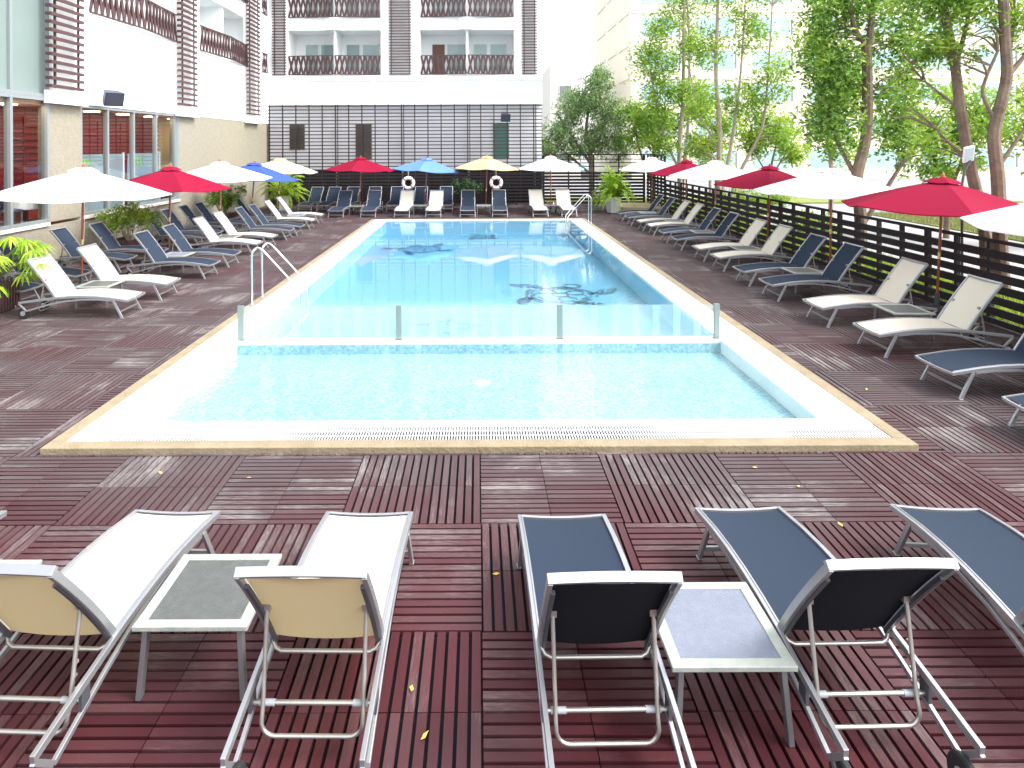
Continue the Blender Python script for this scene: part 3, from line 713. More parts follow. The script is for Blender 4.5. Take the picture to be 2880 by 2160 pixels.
# ------------------------------------------------------------------ sun loungers
def make_lounger(kind):
    fab = M['cream_f'] if kind == 'cream' else M['navy_f']
    g = thing('sun_lounger', 'x', 'sun lounger')
    up = [(0,.315),(.15,.338),(.38,.372),(.62,.394),(.86,.402),(1.10,.397),(1.33,.382),(1.65,.345),(2.0,.30)]
    lo = [(.30,.325),(.55,.350),(.85,.352),(1.15,.325),(1.45,.262),(1.86,.15)]
    X = .325
    for s in (-1, 1):
        b = MB(); b.sweep([(s*X,y,z) for y,z in up], (1,0,0), .026, .042)
        b.sweep([(s*X,y,z) for y,z in lo], (1,0,0), .022, .030)
        b.sweep([(s*X,1.995,.285),(s*X,1.865,.155)], (1,0,0), .024, .03)
        r = b.build('side_rail', M['alu'], g, bevel=.003)
        b = MB(); b.sweep([(s*X,1.62,.335),(s*X,1.62,.225)], (1,0,0), .018, .07); b.build('bracket', M['dplastic'], r)
        b = MB(); b.sweep([(s*X,.27,.335),(s*(X+.012),.10,0.008)], (1,0,0), .026, .042)
        b.box(s*(X+.012)-.017, s*(X+.012)+.017, .075, .125, 0, .012); b.build('leg', M['alu'], g, bevel=.003)
        wv = MB(); wv.lathe([(.055,-.02),(.095,-.02),(.104,-.010),(.104,.010),(.095,.02),(.055,.02)], 20)
        wv.xf(Matrix.Translation((s*(X-.03),1.93,.104)) @ Matrix.Rotation(PI/2,4,'Y')); wh = wv.build('wheel', M['rubber'], g, True)
        wv = MB(); wv.lathe([(.012,-.026),(.02,-.024),(.045,-.021),(.045,.021),(.02,.024),(.012,.026)], 14)
        wv.xf(Matrix.Translation((s*(X-.03),1.93,.104)) @ Matrix.Rotation(PI/2,4,'Y')); wv.build('hub', M['plastic'], wh)
        b = MB(); b.sweep([(s*(X-.006),1.87,.16),(s*(X-.006),1.93,.092)], (1,0,0), .012, .028); b.build('wheel_fork', M['alu'], wh)
    MB().tube([(-.32,1.93,.092),(.32,1.93,.092)], .009, 8).build('axle', M['alud'], g, True)
    MB().sweep([(-X+.01,.158,.115),(X-.01,.158,.115)], (0,0,1), .028, .022).build('leg_stretcher', M['alu'], g)
    def sag(y0): return [(x, .0, -.014*(1-(x/.31)**2)) for x in np.linspace(-.312,.312,9)]
    MB().sweep([(x, .008, .318+z) for x,_,z in sag(0)], (0,1,0), .026, .034).build('foot_rail', M['alu'], g, bevel=.003)
    # seat sling
    def curve(y):
        for (a,za),(c,zc) in zip(up[:-1], up[1:]):
            if a <= y <= c: return za+(zc-za)*(y-a)/(c-a)
    b = MB(); ny, nx = 22, 9; V = []; F = []
    for i in range(ny):
        y = .05+(1.325-.05)*i/(ny-1)
        for j in range(nx):
            x = -.300+.600*j/(nx-1); V.append((x, y, curve(y)+.012-.016*(1-(x/.3)**2)))
    for i in range(ny-1):
        for j in range(nx-1): F.append((i*nx+j, i*nx+j+1, (i+1)*nx+j+1, (i+1)*nx+j))
    b.add(V, F); b.build('seat_sling', fab, g, True)
    b = MB()
    for s in (-1,1): b.sweep([(s*.3075,y,curve(y)+.020) for y in np.linspace(.03,1.33,12)], (1,0,0), .010, .012)
    b.build('sling_channel', M['alu'], g)
    # backrest
    H0 = Vector((0,1.335,.385)); bp = []; p = H0.copy(); n = 8; L_ = .86
    for i in range(n+1):
        bp.append(p.copy()); a = R(57-8*i/n); p = p+Vector((0,math.cos(a),math.sin(a)))*(L_/n)
    XB = .312
    b = MB()
    for s in (-1,1): b.sweep([(s*XB,q.y,q.z) for q in bp], (1,0,0), .026, .040)
    tp = bp[-1]; b.sweep([(x, tp.y-.006-.010*(1-(x/.32)**2), tp.z+.004) for x in np.linspace(-.326,.326,9)], (0,.7,.7), .030, .046)
    bf = b.build('backrest_frame', M['alu'], g, bevel=.003)
    V = []; F = []; nn = 12
    for i in range(nn):
        t = i/(nn-1)*.975*n; k = min(int(t), n-1); q = bp[k].lerp(bp[k+1], t-k); tg = (bp[min(k+1,n)]-bp[k]).normalized(); nr = Vector((0,-tg.z,tg.y))
        for j in range(nx):
            x = -.294+.588*j/(nx-1); r = q + nr*(.008-.018*(1-(x/.294)**2)); V.append((x, r.y, r.z))
    for i in range(nn-1):
        for j in range(nx-1): F.append((i*nx+j, i*nx+j+1, (i+1)*nx+j+1, (i+1)*nx+j))
    b = MB(); b.add(V, F); b.build('backrest_sling', fab, bf, True)
    for s in (-1,1): MB().sweep([(s*.290,q.y+.012,q.z-.014) for q in bp[:-1]], (1,0,0), .020, .020).build('sling_fixing', M['dplastic'], bf)
    def arc(c, a0, a1, r, y_of): return [(c[0]+r*math.cos(a), 0, c[1]+r*math.sin(a)) for a in np.linspace(a0,a1,6)]
    MB().tube([(-.305,1.345,.37),(-.285,1.365,.345),(-.25,1.375,.332),(.25,1.375,.332),(.285,1.365,.345),(.305,1.345,.37)], .012, 10).build('lower_tube', M['tube'], bf, True)
    A = Vector((0,1.56,.70)); B = Vector((0,1.665,.12))
    pts = [(-.265,A.y,A.z),(-.262,(A.y*.2+B.y*.8),(A.z*.2+B.z*.8))]
    for a in np.linspace(PI, 1.5*PI, 6):
        cx = -.262+.07; t = .07*math.sin(a); pts.append((cx+.07*math.cos(a), B.y, B.z+.07+t))
    for a in np.linspace(1.5*PI, 2*PI, 6):
        cx = .262-.07; t = .07*math.sin(a); pts.append((cx+.07*math.cos(a), B.y, B.z+.07+t))
    pts += [(.262,(A.y*.2+B.y*.8),(A.z*.2+B.z*.8)),(.265,A.y,A.z)]
    sb = MB().tube(pts, .0115, 10).build('support_bar', M['tube'], g, True)
    b = MB()
    for k in range(5):
        t = .35+.11*k; q = A.lerp(B, t); b.box(-.263-.006,-.263+.006, q.y-.030, q.y-.008, q.z-.008, q.z+.006)
        b.box(.263-.006,.263+.006, q.y-.030, q.y-.008, q.z-.008, q.z+.006)
    b.build('notch', M['tube'], sb)
    cb = MB().tube([(-.32,1.62,.255),(.32,1.62,.255)], .0125, 10).build('crossbar', M['tube'], g, True)
    for s in (-1,1): MB().tube([(s*.205,1.62,.255),(s*.285,1.62,.255)], .0165, 10).build('sleeve', M['plastic'], cb, True)
    for s in (-1,1): MB().box(s*.265-.02, s*.265+.02, A.y-.035, A.y+.01, A.z-.005, A.z+.03).build('pivot', M['tube'], bf)
    return g
PR = {}
def lounger(kind, x, y, rz, label, group):
    if kind not in PR:
        g = make_lounger(kind); PR[kind] = snapshot(g); g.location = (x,y,.002); g.rotation_euler.z = rz; g['label'] = label; g['group'] = group; return g
    return dup(PR[kind], (x,y,.002), rz, label, group)
ORD = ['first','second','third','fourth','fifth','sixth','seventh','eighth','ninth','tenth','eleventh','twelfth','thirteenth','fourteenth']
NM = {'c': ('cream','cream fabric'), 'n': ('navy','navy fabric')}
# foreground row, head towards the camera
GR = 'sun loungers in the near row facing the pool'
for k, x, y, rz, lb in (('navy',-4.03,5.02,.02,'navy sun lounger at the left photo edge, only the tip of its foot in view'),
    ('cream',-2.355,5.02,-.035,'cream sun lounger left of the near glass side table, in the near row'),
    ('cream',-.852,4.99,-.012,'cream sun lounger right of the near glass side table, in the near row'),
    ('navy',.631,4.94,.010,'navy sun lounger nearest the middle of the near row, raised back seen from behind'),
    ('navy',2.016,5.03,.014,'navy sun lounger right of the bluish side table in the near row'),
    ('navy',3.56,5.03,-.10,'navy sun lounger cut off by the lower right photo edge')):
    lounger(k, x, y, PI+rz, lb, GR)
# left row, foot towards the pool
Ys = [12.25,13.61,15.75,17.20,19.05,20.45,22.12,23.15,24.95,26.80]; ks = 'ccnnccnncc'
for i,(y,k) in enumerate(zip(Ys,ks)):
    lounger(NM[k][0], -6.47+[-.04,.02,.02,.02,0,0,.07,.15,.12,0][i], y, PI/2+[.02,.0,-.02,.01,.0,-.02,.02,0,.03,.05][i],
            f'{NM[k][1]} sun lounger, {ORD[i]} from the camera in the front row on the left deck', 'sun loungers in the front row on the left deck')
BL = [(-9.05,13.05,'first'),(-8.89,14.5,'second'),(-8.96,16.6,'third'),(-8.70,17.75,'fourth'),(-8.65,20.5,'fifth'),(-8.65,21.5,'sixth'),(-8.68,22.95,'seventh'),(-8.62,23.95,'eighth'),(-7.9,25.95,'ninth')]
for x,y,o_ in BL:
    lounger('navy', x, y, PI/2+random.uniform(-.04,.04), f'navy sun lounger, {o_} from the camera in the rear row along the restaurant wall', 'sun loungers in the rear row along the restaurant wall')
# right row
Yr = [6.87,8.29,9.87,11.45,13.29,14.67,16.42,17.78,19.62,21.10,22.81,24.0,25.5,27.05]; kr = 'nnccnnccnnccnn'
for i,(y,k) in enumerate(zip(Yr,kr)):
    lounger(NM[k][0], 5.93+[-.08,-.08,0,0,0,0,.1,.08,.05,.06,.1,.03,-.05,-.05][i], y, -PI/2+random.uniform(-.02,.02),
            f'{NM[k][1]} sun lounger, {ORD[i]} from the camera in the row by the right fence', 'sun loungers in the row by the right fence')
# far rows
for i,(x,k) in enumerate(zip((-6.34,-4.9,-3.4,-2.0,-.47,.97,2.78,4.06),'nnccnncc')):
    lounger(NM[k][0], x, 28.45, [-.07,-.03,-.05,-.03,0,.0,.05,.06][i], f'{NM[k][1]} sun lounger, {ORD[i]} from the left in the far front row', 'sun loungers in the front row at the far pool edge')
for i,x in enumerate((-8.46,-7.54,-6.48,-5.29,-4.13,-2.9,-1.58)):
    lounger('navy', x, 31.15, [-.14,-.12,-.06,-.02,0,0,.02][i], f'navy sun lounger, {ORD[i]} from the left in the far rear row', 'sun loungers in the rear row against the far fence')

# ------------------------------------------------------------------ side tables
tabglass = {}
def glass_top(name, c1, c2, rough):
    return mat(name, c1, rough, noise=(14,.8,c2), bump=(120,.5))
M['gtop1'] = glass_top('hammered_grey_glass', (.085,.09,.088), (.05,.054,.052), .5)
M['gtop2'] = glass_top('pale_blue_grey_glass', (.15,.17,.22), (.12,.135,.18), .6)
def make_table(gm):
    g = thing('side_table', 'x', 'side table'); S = .33; Z = .43
    b = MB()
    for (x0,x1,y0,y1) in ((-S,S,-S,-S+.062),(-S,S,S-.062,S),(-S,-S+.062,-S+.062,S-.062),(S-.062,S,-S+.062,S-.062)): b.box(x0,x1,y0,y1,Z-.028,Z)
    tf = b.build('top_frame', M['frame_green'], g, bevel=.004)
    MB().box(-S+.062,S-.062,-S+.062,S-.062,Z-.016,Z-.006).build('glass_top', gm, tf)
    for sx_ in (-1,1):
        for sy_ in (-1,1):
            MB().sweep([(sx_*.27,sy_*.27,Z-.029),(sx_*.30,sy_*.30,0)], (1,0,0), .030, .050).build('leg', M['alud'], g, bevel=.003)
    b = MB()
    for s in (-1,1): b.box(-.26,.26,s*.272-.01,s*.272+.01,Z-.06,Z-.03)
    b.build('apron', M['alud'], g)
    return g
t1 = make_table(M['gtop1']); s1 = snapshot(t1); t2 = make_table(M['gtop2']); s2 = snapshot(t2)
TG = 'glass side tables between the loungers'
t1.location = (-1.66,4.0,.002); t1['label'] = 'grey glass side table between the two cream loungers in the near row'; t1['group'] = TG
t2.location = (1.337,3.70,.002); t2['label'] = 'pale blue-grey glass side table between two navy loungers in the near row'; t2['group'] = TG
dup(s1, (-3.24,3.95,.002), 0, 'grey glass side table cut off by the left photo edge in the near row', TG)
tabs = [(-7.62,12.95,'between the two nearest cream loungers on the left deck'),(-7.72,16.48,'between two navy loungers on the left deck'),
 (-7.7,19.75,'between the middle pair of cream loungers on the left deck'),(-7.3,25.85,'between the two farthest cream loungers on the left deck'),
 (7.05,7.58,'between two navy loungers, cut by the right photo edge'),(7.05,10.70,'between the two nearest cream loungers by the right fence'),(7.05,14.0,'between the middle pair of navy loungers by the right fence'),
 (7.1,17.1,'between the middle pair of cream loungers by the right fence'),(7.1,20.35,'between the third pair of navy loungers by the right fence'),(7.1,23.4,'between the farthest cream pair by the right fence'),(6.9,26.28,'between the two farthest navy loungers by the right fence'),
 (-5.62,29.8,'under the crimson umbrella at the far end'),(-2.70,30.0,'under the light blue umbrella at the far end'),(.25,29.7,'under the tan umbrella at the far end'),(3.43,29.9,'under the white umbrella at the far end')]
for x,y,l in tabs: dup(s1 if random.random() < .6 else s2, (x,y,.002), random.uniform(-.05,.05), 'glass side table '+l, TG)
for i,(dx,dy,mm,hh) in enumerate(((-.2,.0,'bottle',.16),(-.05,.08,'bottle',.15),(.07,-.04,'jar',.11),(.2,.05,'jar',.10))):
    o = MB().lathe([(.032,0),(.036,.01),(.036,hh*.6),(.016,hh*.8),(.016,hh)], 12).build('jar' if mm=='jar' else 'bottle', M[mm], None, True)
    o.location = (3.43+dx,29.9+dy,.433); tag(o, ['amber bottle at the left end of the far table','amber bottle second from the left on the far table','white jar left of centre-right on the far table','white jar at the right end of the far table'][i]+' under the white umbrella', 'bottle' if mm=='bottle' else 'jar', 'bottles and jars on the far table')

# ------------------------------------------------------------------ umbrellas
def umbrella(x, y, top, cm, label, group, R0=1.75, rot=0, tx=0, ty=0, base=True, n=6):
    g = thing('patio_umbrella', label, 'umbrella', (x, y, 0.0), 0, group); g.rotation_euler = (tx, ty, rot)
    ap = top-.12; rim = ap-.56
    V = [(0,0,ap)]; F = []; m = 6; seg = 6; sub = n*seg
    for i in range(1, m+1):
        t = i/m
        for j in range(sub):
            a = 2*PI*j/sub; k = (j % seg)/seg; c = math.cos(PI/n)
            rr = c/math.cos(2*PI/n*(k-.5))                      # polygon edge
            fl = math.sin(PI*k)
            r = R0*t*(rr*(1-.02*fl)); z = ap-(ap-rim)*t**1.04 - .06*fl*t*t + .015*math.sin(PI*t)
            V.append((r*math.cos(a), r*math.sin(a), z))
    for j in range(sub): F.append((0, 1+j, 1+(j+1)%sub))
    for i in range(m-1):
        for j in range(sub): a = 1+i*sub; F.append((a+j, a+sub+j, a+sub+(j+1)%sub, a+(j+1)%sub))
    b = MB(); b.add(V, F)
    # short valance hem
    vb = 1+(m-1)*sub; V2 = [b.v[vb+j] for j in range(sub)]+[(b.v[vb+j][0]*1.0, b.v[vb+j][1]*1.0, b.v[vb+j][2]-.02) for j in range(sub)]
    b.add(V2, [(j, j+sub, (j+1)%sub+sub, (j+1)%sub) for j in range(sub)])
    ca = b.build('canopy', cm, g, True, ang=9)
    V = [(0,0,ap+.055)]; F = []
    for i, (r, z) in enumerate(((.17,ap+.035),(.33,ap-.045))):
        for j in range(sub):
            a = 2*PI*j/sub; k = (j%seg)/seg; rr = math.cos(PI/n)/math.cos(2*PI/n*(k-.5)); V.append((r*rr*math.cos(a), r*rr*math.sin(a), z-.02*math.sin(PI*k)*(i)))
    for j in range(sub): F.append((0,1+j,1+(j+1)%sub)); F.append((1+j,1+sub+j,1+sub+(j+1)%sub,1+(j+1)%sub))
    b = MB(); b.add(V,F); b.build('vent_cap', cm, ca, True)
    MB().lathe([(.022,top-.09),(.045,top-.08),(.05,top-.05),(.03,top-.04),(.034,top-.015),(.018,top),(.002,top+.01)], 12).build('finial', M['poletop'], g, True)
    MB().tube([(0,0,.04),(0,0,ap)], .024, 12).build('pole', M['pole'], g, True)
    MB().tube([(0,0,.98),(0,0,1.10)], .028, 12).build('joint_sleeve', M['brass'], g, True)
    MB().tube([(.03,0,1.05),(.036,.01,1.5),(.03,.0,ap-.4)], .006, 5).build('pull_cord', M['rope'], g)
    for j in range(n):
        a = 2*PI*j/n; d = Vector((math.cos(a), math.sin(a), 0)); q = []
        for t in (.03,.35,.7,.985): q.append(d*R0*t*.995+Vector((0,0,ap-(ap-rim)*t**1.04+.015*math.sin(PI*t)-.022)))
        rb = MB().sweep(q, (-d.y,d.x,0), .016, .022).build('rib', M['pole'], g)
        MB().sweep([Vector((0,0,ap-.42))+d*.03, q[2]+Vector((0,0,-.01))], (-d.y,d.x,0), .014, .018).build('strut', M['pole'], rb)
    MB().lathe([(.02,ap-.47),(.05,ap-.46),(.05,ap-.40),(.03,ap-.38)], 12).build('hub', M['pole'], g, True)
    if base:
        b = MB(); b.lathe([(.26,.0),(.26,.03),(.22,.07),(.05,.09),(.04,.32),(.03,.33)], 20); b.build('base', M['dplastic'], g, True)
    return g
GL, GRt, GB = 'umbrellas over the left deck loungers', 'umbrellas along the right fence', 'umbrellas at the far end of the pool'
umbrella(-8.95,14.5,2.80,M['whitec'],'large white umbrella nearest the camera on the left deck',GL,1.85,.25,0,R(1))
umbrella(-9.15,19.0,2.67,M['red'],'crimson umbrella on the left deck between two white ones',GL,1.75,.10,0,R(1.5))
umbrella(-9.15,22.8,2.73,M['whitec'],'white umbrella between the crimson and the blue ones on the left',GL,1.8,.5,0,0)
umbrella(-9.2,26.0,2.61,M['blue'],'deep blue umbrella on the far left deck behind the white one',GL,1.75,.2,0,R(4))
umbrella(-9.3,29.9,2.71,M['yellow'],'pale yellow umbrella near the far left corner of the deck',GL,1.75,.42,0,R(2.5))
umbrella(8.85,8.95,2.66,M['whitec'],'white umbrella cut off by the right photo edge',GRt,1.8,.1)
umbrella(8.72,12.25,2.60,M['red'],'nearest crimson umbrella by the right fence',GRt,1.80,.15,0,R(3.5))
umbrella(8.58,15.7,2.66,M['whitec'],'large white umbrella between two crimson ones by the right fence',GRt,1.8,.4,0,R(1.5))
umbrella(8.7,19.4,2.60,M['red'],'middle crimson umbrella by the right fence',GRt,1.75,.1,0,R(2.5))
umbrella(8.72,23.7,2.66,M['whitec'],'white umbrella between the middle and far crimson ones on the right',GRt,1.8,.35,0,R(1))
umbrella(8.72,27.1,2.60,M['red'],'farthest crimson umbrella by the right fence',GRt,1.7,.2,0,R(2))
umbrella(8.40,31.1,2.66,M['whitec'],'farthest white umbrella at the right corner of the deck',GRt,1.65,.5)
umbrella(-5.72,31.0,2.72,M['red'],'crimson umbrella at the far end in front of the lattice',GB,1.72,.45,0,R(1.5))
umbrella(-2.62,31.0,2.68,M['lblue'],'light blue umbrella at the far end above a lifebuoy',GB,1.72,.40,0,R(4))
umbrella(.36,31.0,2.76,M['tan'],'tan umbrella in the middle of the far end',GB,1.72,.55,0,R(2))
umbrella(3.5,31.0,2.74,M['whitec'],'white umbrella at the far end right of the tan one',GB,1.72,.5)

# ------------------------------------------------------------------ foliage
def leaves(centres, size, aspect, droop, rnd, var, fold=.0):
    """diamond leaves at centres (n,3); returns V,F"""
    n = len(centres); d = rnd.normal(size=(n,3)); d[:,2] = d[:,2]*.6 - droop; d /= np.linalg.norm(d,axis=1)[:,None]
    u = rnd.normal(size=(n,3)); s = np.cross(d,u); s /= np.linalg.norm(s,axis=1)[:,None]
    L = size*(.6+.8*rnd.random(n))[:,None]; W = L*aspect
    V = np.zeros((n,4,3)); V[:,0] = centres-d*L/2; V[:,1] = centres+s*W/2; V[:,2] = centres+d*L/2; V[:,3] = centres-s*W/2
    F = np.arange(n*4).reshape(n,4); return V.reshape(-1,3), F
M['lf_dark'] = leaf_mat('deep_green_leaves', (.03,.10,.012), (.13,.27,.03), (.38,.50,.06), .45)
M['lf_mid'] = leaf_mat('fresh_green_leaves', (.07,.17,.018), (.20,.36,.035), (.44,.53,.07), .48)
M['lf_lime'] = leaf_mat('lime_leaves', (.10,.21,.015), (.26,.42,.03), (.55,.60,.08), .48)
M['lf_grey'] = leaf_mat('grey_green_leaves', (.06,.12,.045), (.14,.24,.08), (.30,.40,.14), .38)
M['lf_fern'] = leaf_mat('bright_fern_leaves', (.10,.24,.01), (.26,.46,.02), (.60,.70,.06), .45)
M['lf_lawn'] = leaf_mat('dry_lawn_blades', (.13,.15,.045), (.21,.23,.075), (.34,.33,.14), .3)
M['lf_hedge'] = leaf_mat('hedge_leaves', (.015,.05,.015), (.03,.09,.025), (.07,.15,.04), .2)
def crown(name, parent, clumps, m, size, aspect=.35, droop=.5, seed=0, rag=.0):
    """clumps: (x,y,z, rx,ry,rz, n leaves). Leaves gather on twig tufts inside each clump"""
    rnd = np.random.default_rng(seed); C = []; var = []
    for (x,y,z,rx,ry,rz,n) in clumps:
        nt_ = max(4, n//28)
        p = rnd.normal(size=(nt_,3)); p /= np.linalg.norm(p,axis=1)[:,None]; p *= (rnd.random(nt_)**.45)[:,None]
        tc = np.array([x,y,z])+p*np.array([rx,ry,rz]); tv = rnd.random(nt_)
        k = rnd.integers(0,nt_,n); sp = min(rx,rz)*.20
        off = rnd.normal(size=(n,3))*sp*np.array([1,1,1.15])
        C.append(tc[k]+off); var.append(np.clip(.25+.5*tv[k]+rnd.normal(size=n)*.17+ p[k,2]*.12, 0, 1))
    C = np.concatenate(C); V, F = leaves(C, size, aspect, droop, rnd, None)
    return mesh_np(name, V, F, m, parent, col=np.concatenate(var))
def path3(pts, n=6):
    out = []; P = [Vector(p) for p in pts]
    for i in range(len(P)-1):
        a = P[max(i-1,0)]; b = P[i]; c = P[i+1]; d = P[min(i+2,len(P)-1)]
        for k in range(n):
            t = k/n; out.append(.5*((2*b)+(-a+c)*t+(2*a-5*b+4*c-d)*t*t+(-a+3*b-3*c+d)*t**3))
    out.append(P[-1]); return out
def limb(b, pts, r0, r1, seg=8, n=6):
    pp = path3(pts, n); m = len(pp); b.tube(pp, [r0+(r1-r0)*i/(m-1) for i in range(m)], seg)
def tree(label, x, y, limbs, clumps, lm, bark='bark', size=.12, aspect=.38, droop=.4, seed=0, group='trees beyond the right fence', twigs=40, name='tree', z0=-.1):
    g = thing(name, label, 'tree', (x,y,z0), 0, group)
    b = MB()
    for pts, r0, r1 in limbs: limb(b, pts, r0, r1)
    # twigs reaching from the limbs into the clumps
    tw = b; rd = random.Random(seed+5)
    allp = [Vector(p) for pts,_,_ in limbs for p in path3(pts,4)]
    for i in range(twigs):
        c = rd.choice(clumps); e = Vector((c[0]+rd.uniform(-1,1)*c[3]*.7, c[1]+rd.uniform(-1,1)*c[4]*.7, c[2]+rd.uniform(-.8,.8)*c[5]))
        s = min(allp, key=lambda q: (q-e).length+(0 if q.z < e.z else 1.2))
        mid = s.lerp(e,.5)+Vector((rd.uniform(-.2,.2),rd.uniform(-.2,.2),rd.uniform(0,.3)))
        limb(tw, [s,mid,e], .02+.012*rd.random(), .005, 5, 4)
    tw.build('trunk', M[bark], g, True)
    crown('crown', g, clumps, M[lm], size, aspect, droop, seed)
    return g
# big tree T5 (dense, close to the fence)
tree('tall dense green tree with a thick forked trunk just beyond the right fence', 10.1, 17.0,
     [([(0,0,0),(.0,0,1.4),(-.08,0,2.4),(.16,0,3.5),(.20,0,5.0),(.17,0,6.0)],.16,.12),
      ([(.25,0,5.9),(.45,.1,7.2),(.7,.2,9)],.10,.03),([(.25,0,5.8),(-.15,0,6.4),(-.3,-.1,7.4),(-.4,0,9)],.08,.03),
      ([(-.05,0,2.3),(-.45,.3,3.4),(-.7,.4,4.6)],.07,.02),([(.05,.02,1.1),(.7,.1,2.0),(1.6,.3,3.1),(2.6,.4,3.7)],.07,.02)],
     [(-.6,.2,3.9,.70,.8,1.0,1500),(-.7,.1,5.4,.85,.9,1.0,2100),(-.5,.2,7.0,1.1,1.0,1.0,2000),(.8,.5,7.4,1.2,1.0,1.0,1900),(1.3,.3,5.9,.85,.8,1.0,1500),(1.2,.3,4.3,.80,.7,.95,1300),(.0,.9,5.0,1.2,.6,1.5,1700),(.3,.3,8.8,1.6,1.2,1.0,2200),(1.4,.3,3.2,.7,.6,.5,450)],
     'lf_dark', 'bark', .145, .42, .45, 3, twigs=60)
# T6, T7 right edge
tree('leaning brown trunk tree right of the solar lamp with sparse crown', 10.55, 13.4,
     [([(.05,0,0),(-.0,0,1.5),(-.25,0,2.6),(-.48,0,3.9),(-.62,0,5.0),(-.85,0,6.2),(-1.1,0,8)],.125,.07),
      ([(-.5,0,4.0),(-1.1,.2,4.6),(-1.5,.3,5.2)],.035,.01),([(-.6,0,4.9),(-.2,.2,5.8),(.1,.3,7.2)],.06,.02),([(-.3,0,2.9),(-.6,.2,3.3),(-.8,.3,3.6)],.04,.012)],
     [(-.9,.1,5.3,.45,.5,.45,900),(-1.25,.1,6.3,.7,.6,.8,1500),(-.2,.3,6.3,.7,.6,.8,1000),(-.4,.2,7.8,1.2,.8,.7,1600),(-1.6,.2,4.4,.5,.5,.7,330),(-.8,.5,3.4,.7,.5,.6,420)],
     'lf_mid', 'bark', .12, .36, .4, 5, twigs=36)
tree('forked brown trunk tree at the right edge of the photo', 10.45, 12.8,
     [([(.02,0,0),(-.06,0,1.2),(-.1,0,2.5),(-.18,0,3.4),(-.08,0,3.9),(.08,0,4.6),(.05,0,5.4),(.0,0,6.5),(-.1,0,8)],.13,.08),
      ([(-.15,0,3.7),(-.38,0,4.2),(-.36,0,4.5),(-.1,.0,5.1)],.04,.025),([(.08,0,4.6),(.5,.1,5.0),(1.0,.2,5.6)],.06,.02),([(-.1,0,2.8),(.4,.1,3.4),(1.0,.2,4.2)],.045,.015),([(.06,0,4.8),(.45,.3,5.6),(.6,.4,7)],.05,.02)],
     [(.6,.2,5.8,.6,.6,.7,1100),(-.4,.2,6.4,.7,.6,.7,1100),(.3,.3,7.4,1.0,.8,.7,1700),(.8,.2,4.2,.5,.5,.6,520),(-.5,.4,5.2,.5,.5,.4,330)],
     'lf_mid', 'bark', .12, .36, .4, 6, twigs=36)
# T3 slender pale trunks
tree('slender pale-trunked tree with airy yellow-green crown behind the right fence', 10.9, 29.0,
     [([(0,0,0),(-.05,0,2),(.0,0,4),(-.15,0,6.5),(-.05,0,10),(-.2,0,12)],.15,.05),([(.2,0,0),(.9,0,2.0),(1.9,0,4.0),(2.2,0,6.5),(2.4,0,9.5)],.10,.03),
      ([(.1,0,1.2),(.6,.1,3.5),(1.0,.1,6.5),(1.2,0,10)],.10,.03),([(0,0,3.2),(-.8,.2,4.6),(-1.3,.2,6.8)],.06,.02)],
     [(-.9,0,5.0,.9,.9,1.0,900),(1.0,.2,5.3,1.0,.9,.9,1100),(2.3,0,6.2,1.0,.8,1.2,1100),(-.6,.2,7.6,.9,.8,1.2,900),(1.5,.1,8.4,1.1,.9,1.3,1100),(.2,0,10.3,1.4,1.0,1.3,1300),(2.4,.1,10.6,1.2,.9,1.0,900),(2.6,0,3.6,.9,.8,.8,700),(-.6,.3,3.2,.9,.7,.6,600)],
     'lf_mid', 'barkp', .19, .34, .5, 8, twigs=60)
# T2 tall narrow pair
tree('tall airy green tree left of the slender pale trunks beyond the corner of the deck', 10.4, 33.0,
     [([(0,0,0),(-.05,0,3),(.15,0,6),(.2,0,10),(.4,0,13)],.15,.04),([(.1,0,1),(.4,.1,4),(.5,.1,8),(.3,0,12)],.11,.03),([(-.1,0,2),(-1.0,.2,4.5),(-1.6,.2,8)],.07,.02)],
     [(-1.2,0,7.6,1.3,1.0,1.2,1900),(-.5,0,6.0,1.5,1.1,.9,1900),(-1.4,.1,4.7,1.2,1.0,.8,1400),(.5,.2,8.6,1.0,1.0,1.5,1200),(.3,.2,10.9,1.1,.9,1.3,1200),(-.9,0,9.4,.9,.8,.9,900),(.9,.1,5.6,.9,.8,1.0,900),(-.6,.4,3.3,1.7,.9,.7,1200)],
     'lf_mid', 'barkp', .20, .36, .5, 9, twigs=60)
tree('dark green bushy tree half hidden behind the airy tree at the far corner', 9.9, 36.5,
     [([(0,0,0),(.1,0,2.5),(-.1,0,5)],.16,.05),([(0,0,1),(-.7,.1,3),(-1.0,.1,4.5)],.09,.03)],
     [(-.4,0,4.0,1.5,1.1,1.0,1800),(.9,.2,4.6,1.2,1.0,1.0,1100),(-.9,0,5.2,1.1,.9,.8,1100)],
     'lf_dark', 'bark', .22, .4, .6, 19, twigs=25)
